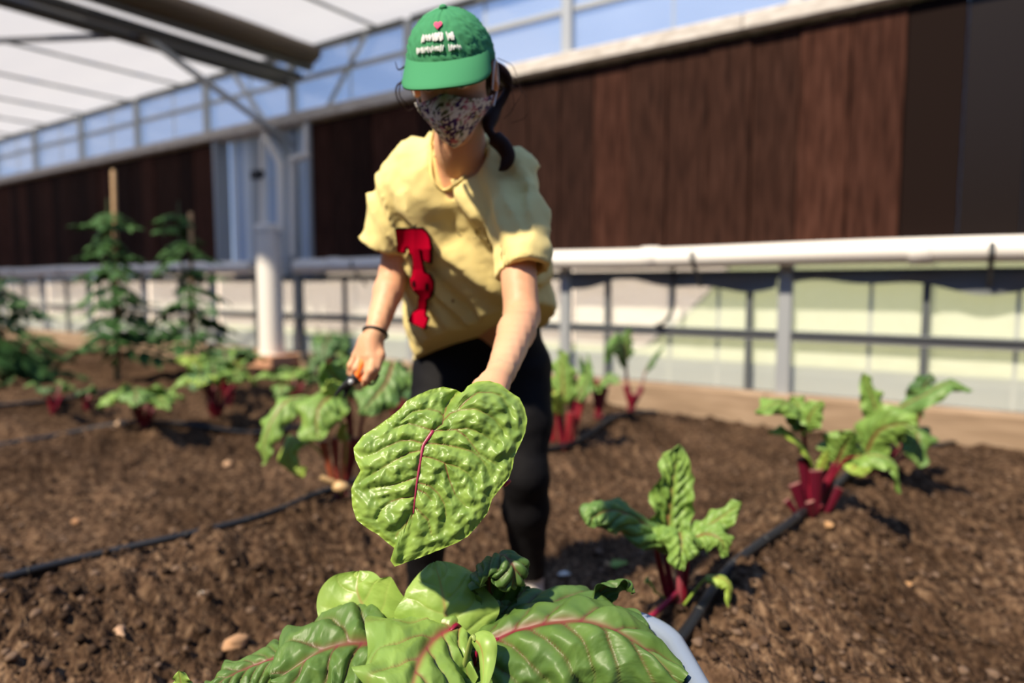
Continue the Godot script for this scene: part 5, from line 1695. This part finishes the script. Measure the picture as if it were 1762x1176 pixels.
func tub_and_leaves() -> void:
	var tub := base("tub", Vector3(0.045, 0.0, -0.905), 0.05)
	tub.position.y = 0.02
	tag(tub, "pale grey blue plastic tub heaped with picked chard leaves", "tub")
	var ring := func(a: float, b: float, r: float, y: float) -> Array:
		var out := []
		for q in 4:
			for k in 17:
				var g := PI / 2 * (q + k / 16.0)
				var cx := (a - r) * (1.0 if q == 0 or q == 3 else -1.0)
				var cz := (b - r) * (1.0 if q < 2 else -1.0)
				out.append(Vector3(cx + cos(g) * r, y, cz + sin(g) * r))
		return out
	var prof := []
	for e in [[0.01, 0.0], [-0.052, 0.0], [-0.058, 0.004], [-0.06, 0.01], [-0.03, 0.3], [-0.028, 0.312], [-0.008, 0.313], [-0.001, 0.317], [0.0, 0.325], [0.0, 0.335], [-0.003, 0.343], [-0.01, 0.346], [-0.022, 0.344], [-0.029, 0.337], [-0.034, 0.31], [-0.066, 0.012], [-0.075, 0.008], [-0.28, 0.008]]:
		var inset: float = e[0]
		if inset > 0.0:
			inset = -0.28
		prof.append(ring.call(0.234 + inset, 0.235 + maxf(inset, -0.21), maxf(0.125 + inset * 0.7, 0.02), e[1]))
	var mb := MB.new()
	mb.skin(prof)
	put(mb, "body", M.tub, tub)

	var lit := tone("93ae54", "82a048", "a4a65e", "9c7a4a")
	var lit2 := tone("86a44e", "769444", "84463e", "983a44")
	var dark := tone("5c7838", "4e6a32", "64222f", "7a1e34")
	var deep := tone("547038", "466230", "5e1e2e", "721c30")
	var list := [
		["pale green smooth leaf standing up at the left of the tub", [Vector3(-0.1994, 0.3463, -1.0260), Vector3(-0.2210, 0.3833, -1.0368), Vector3(-0.2480, 0.4255, -1.0584), Vector3(-0.2496, 0.4508, -1.0800)], 0.078, Vector3(-0.1, 0.25, 1), lit, {"curl": -0.5, "amp": 0.04, "red": 0.35, "veins": 4.5, "ruffle": 0.06, "fringe": 1.3, "seed": 3, "point": 0.5, "rib": 0.03}],
		["pale green heart-shaped leaf standing up in the middle of the tub", [Vector3(-0.0909, 0.3598, -0.9936), Vector3(-0.0986, 0.4000, -1.0044), Vector3(-0.1093, 0.4452, -1.0260), Vector3(-0.1236, 0.4755, -1.0584)], 0.08, Vector3(0.1, 0.35, 1), lit, {"curl": 0.4, "amp": 0.04, "red": 0.3, "veins": 4.5, "ruffle": 0.06, "fringe": 1.3, "seed": 6, "point": 0.5, "rib": 0.03}],
		["light green leaf with red veins bending over the front of the tub", [Vector3(-0.0809, 0.3973, -1.0044), Vector3(-0.1111, 0.3979, -0.9720), Vector3(-0.1282, 0.3999, -0.9072), Vector3(-0.1317, 0.3870, -0.8532), Vector3(-0.1294, 0.3687, -0.8208)], 0.092, Vector3(0.1, 1, 0.5), lit2, {"curl": 0.8, "amp": 0.09, "seed": 8, "veins": 5.0}],
		["dark glossy leaf rolled into a curl above the middle of the tub", [Vector3(-0.0338, 0.4035, -1.0638), Vector3(-0.0365, 0.4472, -1.0638), Vector3(-0.0305, 0.4797, -1.0530), Vector3(-0.0135, 0.4983, -1.0260), Vector3(0.0026, 0.4890, -1.0044), Vector3(-0.0009, 0.4616, -1.0044), Vector3(-0.0135, 0.4561, -1.0206)], 0.06, Vector3(-0.5, 0, -0.85), deep, {"curl": 1.5, "amp": 0.16, "seed": 11, "veins": 9.0, "ruffle": 0.1, "point": 0.4}],
		["large dark leaf with deep red veins arching over the right of the tub", [Vector3(-0.0479, 0.3776, -0.9828), Vector3(0.0209, 0.4048, -0.9828), Vector3(0.1023, 0.4212, -0.9720), Vector3(0.1718, 0.4060, -0.9504), Vector3(0.2381, 0.3587, -0.9180)], 0.1, Vector3(0.1, 1, 0.25), dark, {"curl": 1.25, "amp": 0.13, "seed": 13, "veins": 6.0, "ruffle": 0.12, "point": 0.5}],
		["dark ridged leaf lying behind the largest dark leaf", [Vector3(-0.0241, 0.3778, -1.0476), Vector3(0.0411, 0.4013, -1.0584), Vector3(0.1101, 0.4037, -1.0476), Vector3(0.1807, 0.3861, -1.0260), Vector3(0.2038, 0.3769, -1.0044)], 0.06, Vector3(0, 1, 0.35), deep, {"curl": 1.0, "amp": 0.2, "seed": 16, "veins": 6.0}],
		["dark leaf with red veins sloping down the left of the tub", [Vector3(-0.1552, 0.3625, -0.9936), Vector3(-0.2144, 0.3813, -0.9828), Vector3(-0.2769, 0.3782, -0.9720), Vector3(-0.3441, 0.3464, -0.9396)], 0.118, Vector3(-0.1, 1, 0.45), dark, {"curl": 0.6, "amp": 0.13, "seed": 18, "veins": 5.0, "ruffle": 0.12, "point": 0.5}],
		["long dark leaf hanging over the far left of the tub", [Vector3(-0.3471, 0.3416, -1.0260), Vector3(-0.4023, 0.3225, -1.0260), Vector3(-0.4393, 0.3136, -1.0044), Vector3(-0.4659, 0.2972, -0.9828)], 0.045, Vector3(0, 1, 0.4), dark, {"curl": 0.8, "amp": 0.14, "seed": 19}],
		["small bright leaf tip poking up at the lower left", [Vector3(-0.4907, 0.2949, -0.9720), Vector3(-0.4930, 0.3222, -0.9720), Vector3(-0.4956, 0.3457, -0.9720)], 0.016, Vector3(0, 0.3, 1), lit, {"curl": 0.4, "amp": 0.05, "seed": 20, "nu": 20, "nv": 8, "red": 0.1}],
		["narrow yellow green leaf edge curling beside the largest dark leaf", [Vector3(-0.0574, 0.4135, -0.9396), Vector3(-0.0450, 0.4103, -0.9234), Vector3(-0.0395, 0.3915, -0.9072), Vector3(-0.0409, 0.3722, -0.8640)], 0.024, Vector3(-0.6, 0.4, 1), lit, {"curl": 1.2, "amp": 0.0, "seed": 23, "red": 0.1, "ruffle": 0.02, "fringe": 1.0}],
		["small dark leaf seen from below leaning out behind the tub rim", [Vector3(0.1136, 0.3739, -1.0800), Vector3(0.1343, 0.4036, -1.0800), Vector3(0.1606, 0.4292, -1.0800), Vector3(0.1872, 0.4361, -1.0692), Vector3(0.1949, 0.4236, -1.0584)], 0.032, Vector3(-0.4, 0.5, -0.7), deep, {"curl": 0.8, "amp": 0.15, "seed": 25, "veins": 7.0}],
		["dark leaf half hidden under the curled one", [Vector3(-0.0282, 0.3747, -1.0260), Vector3(-0.0085, 0.3911, -1.0692), Vector3(0.0183, 0.4104, -1.0908), Vector3(0.0233, 0.4154, -1.1016)], 0.04, Vector3(0.1, 0.8, 0.7), deep, {"curl": 0.9, "amp": 0.16, "seed": 27}],
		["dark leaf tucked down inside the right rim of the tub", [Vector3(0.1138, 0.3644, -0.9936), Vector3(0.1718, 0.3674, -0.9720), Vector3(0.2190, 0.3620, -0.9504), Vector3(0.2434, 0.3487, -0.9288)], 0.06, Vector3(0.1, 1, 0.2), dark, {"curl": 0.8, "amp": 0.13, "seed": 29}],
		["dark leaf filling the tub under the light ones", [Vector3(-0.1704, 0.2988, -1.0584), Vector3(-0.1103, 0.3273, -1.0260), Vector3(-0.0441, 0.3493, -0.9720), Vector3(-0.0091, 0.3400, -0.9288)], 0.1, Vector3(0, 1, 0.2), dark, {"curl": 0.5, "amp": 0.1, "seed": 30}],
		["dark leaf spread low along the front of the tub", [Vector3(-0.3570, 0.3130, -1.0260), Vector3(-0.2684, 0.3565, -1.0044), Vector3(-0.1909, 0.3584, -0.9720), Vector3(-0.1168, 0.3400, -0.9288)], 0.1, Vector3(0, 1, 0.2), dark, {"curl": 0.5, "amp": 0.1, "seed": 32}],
	]
	for e in list:
		var at: Vector3 = e[1][0]
		var o := base("picked_leaf", at)
		tag(o, e[0], "leaf", "picked chard leaves in the tub")
		var opt: Dictionary = e[5]
		if not opt.has("nu"):
			opt.nu = 90
			opt.nv = 34
			opt.grain = 0.12
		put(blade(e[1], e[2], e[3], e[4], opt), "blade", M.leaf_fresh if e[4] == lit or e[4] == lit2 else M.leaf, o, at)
		var st := MB.new()
		st.col = lin("7d1530") if e[4] != lit else lin("8a9a50")
		var dir: Vector3 = (e[1][0] - e[1][1]).normalized()
		st.tube(curve([e[1][0].lerp(e[1][1], 0.4), e[1][0], e[1][0] + (dir * 0.35 + Vector3(0, -1.0, 0)).normalized() * 0.06], 8), ramp(0.003, 0.006, 8), 8, 0.7)
		put(st, "stalk", M.stalk, o, at)


func secateurs() -> void:
	var at: Vector3 = Vector3(-0.3437, 0.7138, -1.5120)
	var o := base("secateurs", at)
	tag(o, "orange handled secateurs with black blades in the person's hand", "secateurs")
	var a := MB.new()
	a.tube(curve([Vector3(-0.3264, 0.7743, -1.5336), Vector3(-0.3353, 0.7438, -1.5120), Vector3(-0.3449, 0.7184, -1.5066), Vector3(-0.3569, 0.7023, -1.5012)], 12), [0.008, 0.0095, 0.0095, 0.009, 0.008, 0.007], 10, 0.7)
	put(a, "handle", M.orange, o, at)
	var b := MB.new()
	b.tube(curve([Vector3(-0.3172, 0.7659, -1.5390), Vector3(-0.3196, 0.7360, -1.5228), Vector3(-0.3359, 0.7112, -1.5120), Vector3(-0.3570, 0.6997, -1.5012)], 12), [0.007, 0.0085, 0.0085, 0.008, 0.007], 10, 0.7)
	put(b, "handle", M.orange, o, at)
	var c := MB.new()
	c.tube(curve([Vector3(-0.3438, 0.7127, -1.5012), Vector3(-0.3621, 0.6997, -1.5012), Vector3(-0.3778, 0.6893, -1.5012), Vector3(-0.3937, 0.6710, -1.5012)], 10), ramp(0.013, 0.002, 10), 8, 0.4, Vector3(0, 0, 1))
	c.tube(curve([Vector3(-0.3554, 0.7093, -1.5066), Vector3(-0.3662, 0.6885, -1.5066), Vector3(-0.3744, 0.6675, -1.5066)], 8), ramp(0.011, 0.002, 8), 8, 0.4, Vector3(0, 0, 1))
	put(c, "blade", M.black_plastic, o, at)
	var e := MB.new()
	e.tube(curve([Vector3(-0.3437, 0.7031, -1.5228), Vector3(-0.3173, 0.6923, -1.5336), Vector3(-0.3011, 0.7149, -1.5336)], 8), [0.008, 0.008, 0.005], 8, 0.6)
	put(e, "lower_grip", M.black_plastic, o, at)
	var v := MB.new()
	v.ball(Vector3(-0.3538, 0.7042, -1.4882), Vector3(0.007, 0.007, 0.006))
	put(v, "pivot", M.galv, o, at)


func litter() -> void:
	stone("large tan stone in the soil left of the tub", Vector3(-0.7104, 0.1000, -1.6915), Vector3(0.038, 0.018, 0.026), "a98564", 1.0)
	stone("white chip of stone on the path right of the person's leg", Vector3(0.1745, 0.0200, -2.1857), Vector3(0.028, 0.008, 0.014), "d9d2c6", 0.3)
	stone("small tan pebble beside the white chip", Vector3(0.3268, 0.0200, -2.2602), Vector3(0.012, 0.009, 0.011), "b8936c", 2.0)
	stone("pale scrap lying on the soil at the right", Vector3(1.1135, 0.1000, -2.0358), Vector3(0.016, 0.006, 0.02), "d8c4a4", 0.7)
	stone("pale pebble below the row of crimson stalked chard", Vector3(-2.1133, 0.0800, -3.6436), Vector3(0.035, 0.02, 0.03), "bfa184", 3.0)
	stone("tan pebble near the bushy chard plant", Vector3(-1.5145, 0.0600, -3.5801), Vector3(0.028, 0.018, 0.026), "b89676", 4.0)
	stone("light pebble by the left drip hose", Vector3(-0.8764, 0.1000, -1.8597), Vector3(0.014, 0.008, 0.01), "cbbba6", 5.0)
	stone("small brown stone low at the left", Vector3(-1.7611, 0.0300, -2.6908), Vector3(0.02, 0.014, 0.018), "a07a5a", 6.0)
	stone("tan stone in the far soil near the last chard plant", Vector3(0.9251, 0.0600, -4.6501), Vector3(0.05, 0.03, 0.04), "cfae8a", 7.0)
	stone("small tan stone in front of the right chard plant", Vector3(1.0265, 0.1000, -2.1567), Vector3(0.018, 0.012, 0.016), "b08a62", 8.0)
	stone("pebble in the lower right soil", Vector3(1.1897, 0.0600, -1.9793), Vector3(0.014, 0.01, 0.012), "a9835c", 9.0)
	var at := on_soil(-0.985, -1.65, 0.012)
	var o := base("dry_leaf", at)
	tag(o, "curled dry tan leaf on the soil below the left hose", "leaf")
	var dry := tone("b9987c", "a5856a", "8a6a50", "8a6a50")
	put(blade([at + Vector3(-0.01, 0.005, -0.03), at + Vector3(0, 0.012, 0), at + Vector3(0.025, 0.004, 0.03)], 0.014, Vector3(0.2, 1, 0.3), dry, {"curl": 1.4, "amp": 0.1, "nu": 24, "nv": 8, "red": 0.2}), "blade", M.dry, o, at)
	var gp: Vector3 = Vector3(0.3560, 0.0300, -2.1952)
	at = on_soil(gp.x, gp.z, 0.01)
	o = base("leaf_scrap", at)
	tag(o, "flat green scrap of leaf on the path left of the small chard plant", "leaf")
	put(blade([at + Vector3(-0.03, 0.0, 0.0), at + Vector3(0, 0.006, 0), at + Vector3(0.03, 0.0, -0.01)], 0.02, Vector3(0, 1, 0.2), tone("7a9a48", "6a8a3c", "6a7a3c", "8a8a4c"), {"curl": 0.4, "amp": 0.06, "nu": 24, "nv": 8, "red": 0.1}), "blade", M.leaf, o, at)


func materials() -> void:
	tinted("leaf", 0.47, 0.42).backlight_enabled = true
	M.leaf.backlight = Color(0.35, 0.42, 0.1)
	tinted("leaf_fresh", 0.38, 0.45).backlight_enabled = true
	M.leaf_fresh.backlight = Color(0.5, 0.55, 0.2)
	tinted("leaf_dull", 0.7, 0.3)
	tinted("stalk", 0.4, 0.5)
	tinted("dry", 0.9, 0.3)
	tinted("stone", 0.9, 0.3)
	tinted("crumb", 1.0, 0.1)
	var sm := tinted("soil", 1.0, 0.15)
	var ns := noise(41, 0.02, 5)
	sm.albedo_texture = noise_map(ns, 1024, [[0.0, Color("2a2019")], [0.3, Color("463528")], [0.5, Color("614b3a")], [0.66, Color("7a614b")], [0.82, Color("9c8064")], [1.0, Color("c0a488")]])
	sm.uv1_triplanar = true
	sm.uv1_world_triplanar = true
	sm.uv1_scale = Vector3.ONE * 1.35
	sm.heightmap_enabled = true
	sm.heightmap_texture = noise_map(noise(43, 0.05, 4), 1024, [])
	sm.heightmap_scale = 1.6
	var sk := tinted("skin", 0.5, 0.4)
	sk.subsurf_scatter_enabled = true
	sk.subsurf_scatter_strength = 0.15
	mat("leggings", Color("100f12"), 0.75, 0.0, 0.3)
	tinted("shoe", 0.8, 0.3)
	var shm := mat("shirt", Color("ecd892"), 0.95, 0.0, 0.2)
	shm.rim_enabled = true
	shm.rim = 0.3
	mat("cap", Color("468a60"), 0.9, 0.0, 0.2)
	tinted("mask", 0.95, 0.2)
	mat("hair", Color("2c1b14"), 0.6, 0.0, 0.25)
	mat("white_cloth", Color("e8e8e4"), 0.9, 0.0, 0.2)
	mat("pink_thread", Color("d65a7c"), 0.8, 0.0, 0.2)
	mat("print_grey", Color("8a7c5c"), 0.95, 0.0, 0.1)
	mat("red_felt", Color("c4082e"), 0.95, 0.0, 0.1)
	mat("black_felt", Color("141214"), 0.95, 0.0, 0.1)
	mat("black_plastic", Color("18181a"), 0.45)
	mat("hose", Color("1c1d20"), 0.5)
	mat("orange", Color("f07818"), 0.5)
	mat("galv", Color("a9adb0"), 0.45, 0.35)
	mat("galv_dark", Color("5d6265"), 0.5, 0.3)
	mat("steel", Color("55565a"), 0.5, 0.4)
	mat("gathered", Color("5a5048"), 0.95)
	mat("pvc", Color("ebe6de"), 0.35)
	mat("tub", Color("7f8b9c"), 0.3)
	mat("flap", Color("6b7072"), 0.8)
	mat("brick", Color("b98a6c"), 0.9)
	mat("curb_dark", Color("5f4a38"), 0.95)
	var streak := noise(55, 0.012, 4)
	var cu := mat("curb", Color.WHITE, 0.95)
	cu.albedo_texture = noise_map(streak, 512, [[0.0, Color("76624e")], [0.5, Color("937c64")], [1.0, Color("ad967e")]])
	cu.uv1_triplanar = true
	cu.uv1_world_triplanar = true
	cu.uv1_scale = Vector3(0.4, 2.0, 0.4)
	var le := mat("ledge", Color.WHITE, 0.85)
	le.albedo_texture = noise_map(noise(57, 0.02, 5), 512, [[0.0, Color("8f857a")], [0.45, Color("c2bab0")], [1.0, Color("e2dcd4")]])
	le.uv1_triplanar = true
	le.uv1_world_triplanar = true
	le.uv1_scale = Vector3(0.7, 1.5, 0.7)
	var wd := mat("stake", Color.WHITE, 0.9)
	wd.albedo_texture = noise_map(noise(58, 0.02, 4), 256, [[0.0, Color("b08a62")], [1.0, Color("d8b890")]])
	wd.uv1_triplanar = true
	wd.uv1_scale = Vector3(6, 0.6, 6)
	var pt := noise_map(noise(61, 0.02, 5), 1024, [[0.0, Color("5a5048")], [0.35, Color("a89a90")], [0.6, Color("d0c4ba")], [1.0, Color("ffffff")]])
	var ph := noise_map(noise(62, 0.05, 2), 512, [])
	var tints := ["50342b", "3a2620", "583a30", "452e26", "33211c"]
	for k in 5:
		var pm := mat("pad_%d" % k, Color(tints[k]), 0.9, 0.0, 0.25)
		pm.albedo_texture = pt
		pm.uv1_triplanar = true
		pm.uv1_world_triplanar = true
		pm.uv1_scale = Vector3(1.3, 0.11, 1.3)
		pm.heightmap_enabled = true
		pm.heightmap_texture = ph
		pm.heightmap_scale = 0.8
	mat("pad_wet", Color("1a100d"), 0.8, 0.0, 0.2)
	mat("pad_gloss", Color("1e1816"), 0.3, 0.0, 0.3)
	var pl := mat("poly_low", Color(0.9, 0.92, 0.88, 0.3), 0.2)
	pl.transparency = BaseMaterial3D.TRANSPARENCY_ALPHA
	var phm := mat("poly_high", Color(0.88, 0.93, 1.0, 0.12), 0.15)
	phm.transparency = BaseMaterial3D.TRANSPARENCY_ALPHA
	var co := mat("corrugated", Color("d4d8dc"), 0.5)
	co.backlight_enabled = true
	co.backlight = Color(0.5, 0.55, 0.62)
	for e in [["sheet_blue", "8ea2c4"], ["sheet_grey", "a8a8aa"], ["sheet_brown", "7d7068"]]:
		var cm := mat(e[0], Color(e[1]), 0.5)
		cm.backlight_enabled = true
		cm.backlight = Color(0.45, 0.5, 0.55)
	var cur := mat("curtain", Color("dcdcde"), 0.9, 0.0, 0.2)
	cur.backlight_enabled = true
	cur.backlight = Color(0.88, 0.88, 0.88)
	mat("gravel", Color("808678"), 0.95)
	M.gravel.albedo_texture = noise_map(noise(64, 0.06, 4), 512, [[0.0, Color("8a8a84")], [1.0, Color("ffffff")]])
	M.gravel.uv1_triplanar = true
	M.gravel.uv1_world_triplanar = true
	mat("lawn", Color.WHITE, 0.95)
	M.lawn.albedo_texture = noise_map(noise(65, 0.02, 5), 512, [[0.0, Color("a8aa6c")], [0.5, Color("bcbe82")], [1.0, Color("d0d09c")]])
	M.lawn.uv1_triplanar = true
	M.lawn.uv1_world_triplanar = true
	M.lawn.uv1_scale = Vector3.ONE * 0.3
	mat("sand", Color.WHITE, 0.95)
	M.sand.albedo_texture = noise_map(noise(66, 0.01, 5), 512, [[0.0, Color("dcc4a2")], [1.0, Color("f4e4cc")]])
	M.sand.uv1_triplanar = true
	M.sand.uv1_world_triplanar = true
	M.sand.uv1_scale = Vector3.ONE * 0.2


func _ready() -> void:
	# ---- camera
	var cam := Camera3D.new()
	cam.name = "camera"
	add_child(cam)
	cam.position = Vector3(0, 0.918, 0)
	cam.rotation.x = -0.083213
	var look := CameraAttributesPhysical.new()
	look.frustum_focal_length = 24.0
	look.frustum_focus_distance = 0.965
	look.exposure_aperture = 1.7
	look.frustum_near = 0.05
	look.frustum_far = 500.0
	cam.attributes = look
	cam.fov = 53.17
	cam.near = 0.05
	cam.far = 500.0
	cam.current = true
	# ---- sky
	var env := Environment.new()
	env.background_mode = Environment.BG_SKY
	var sky := Sky.new()
	var air := ProceduralSkyMaterial.new()
	air.sky_top_color = Color(0.54, 0.70, 0.97)
	air.sky_horizon_color = Color(0.76, 0.86, 1.0)
	air.sky_curve = 0.12
	air.ground_bottom_color = Color(0.3, 0.28, 0.24)
	air.ground_horizon_color = Color(0.55, 0.55, 0.5)
	air.sky_cover = noise_map(noise(90, 0.006, 5), 1024, [[0.0, Color(0, 0, 0, 0)], [0.5, Color(0, 0, 0, 0)], [0.62, Color(0.25, 0.25, 0.25, 1)], [0.8, Color(0.5, 0.5, 0.5, 1)], [1.0, Color(0.6, 0.6, 0.6, 1)]])
	air.sun_angle_max = 1.0
	sky.sky_material = air
	env.sky = sky
	env.background_energy_multiplier = 0.8
	env.tonemap_mode = Environment.TONE_MAPPER_LINEAR
	env.tonemap_exposure = 1.0
	env.sdfgi_enabled = true
	env.ssao_enabled = true
	env.ssil_enabled = true
	var we := WorldEnvironment.new()
	we.name = "world"
	we.environment = env
	add_child(we)
	# ---- sun
	var sun := DirectionalLight3D.new()
	sun.name = "sun"
	sun.light_color = Color(1.0, 0.94, 0.84)
	sun.light_energy = 2.4
	sun.light_angular_distance = 2.0
	sun.shadow_enabled = true
	add_child(sun)
	sun.look_at_from_position(Vector3(-0.5, 0.85, 0.55) * 20.0, Vector3.ZERO)

	n_clod = noise(1, 14.0, 4)
	n_crumb = noise(4, 30.0, 2)
	n_lump = noise(2, 3.2, 3)
	n_wide = noise(3, 0.5, 2)
	n_leaf = noise(7, 0.02, 2)
	n_soft = noise(18, 0.046, 1, FastNoiseLite.TYPE_CELLULAR)
	n_soft.cellular_return_type = FastNoiseLite.RETURN_DISTANCE
	n_cell = noise(8, 0.03, 1, FastNoiseLite.TYPE_CELLULAR)
	n_cell.cellular_return_type = FastNoiseLite.RETURN_DISTANCE
	materials()
	the_floor()
	the_wall()
	the_roof()
	outdoors()
	far_sides()
	print("setting ", Time.get_ticks_msec())
	gardener()
	print("person ", Time.get_ticks_msec())
	hero_leaf()
	tub_and_leaves()
	secateurs()
	print("leaves ", Time.get_ticks_msec())
	plants()
	drip_hose("black drip hose of the right row beside the tub", [Vector3(0.2707, 0.1100, -1.3262), Vector3(0.3942, 0.1100, -1.4871), Vector3(0.5754, 0.1100, -1.7711), Vector3(0.7401, 0.1100, -1.9667), Vector3(0.9367, 0.1100, -2.1820), Vector3(1.2590, 0.1100, -2.5882), Vector3(1.6190, 0.1100, -3.0165), Vector3(2.3134, 0.1100, -3.7263), Vector3(3.0132, 0.1100, -4.3791)], 0.0135)
	drip_hose("black drip hose of the left row running past the held leaf", [Vector3(-1.4493, 0.1100, -1.6398), Vector3(-1.3737, 0.1100, -1.7711), Vector3(-1.2452, 0.1100, -1.9410), Vector3(-1.0610, 0.1100, -2.0858), Vector3(-0.9050, 0.1100, -2.2474), Vector3(-0.8171, 0.1100, -2.3965), Vector3(-0.7311, 0.1100, -2.6180), Vector3(-0.4909, 0.1100, -2.8121), Vector3(0.2329, 0.1100, -3.4090), Vector3(0.6256, 0.1100, -4.0533), Vector3(0.9614, 0.1100, -4.4850)], 0.0125)
	drip_hose("black drip hose along the crimson stalked chard in the back left row", [Vector3(-2.6492, 0.1100, -3.2521), Vector3(-2.5603, 0.1100, -3.3591), Vector3(-2.3550, 0.1100, -3.5815), Vector3(-2.0863, 0.1100, -3.7113), Vector3(-1.8235, 0.1100, -3.8347), Vector3(-1.5151, 0.1100, -3.9835), Vector3(-1.2819, 0.1100, -4.2389)], 0.014)
	drip_hose("thin black drip hose farthest left near the seedlings", [Vector3(-3.3337, 0.1100, -4.2005), Vector3(-3.2469, 0.1100, -4.2781), Vector3(-3.0444, 0.1100, -4.5288), Vector3(-2.8462, 0.1100, -4.8605)], 0.014)
	litter()
	print("done ", Time.get_ticks_msec())
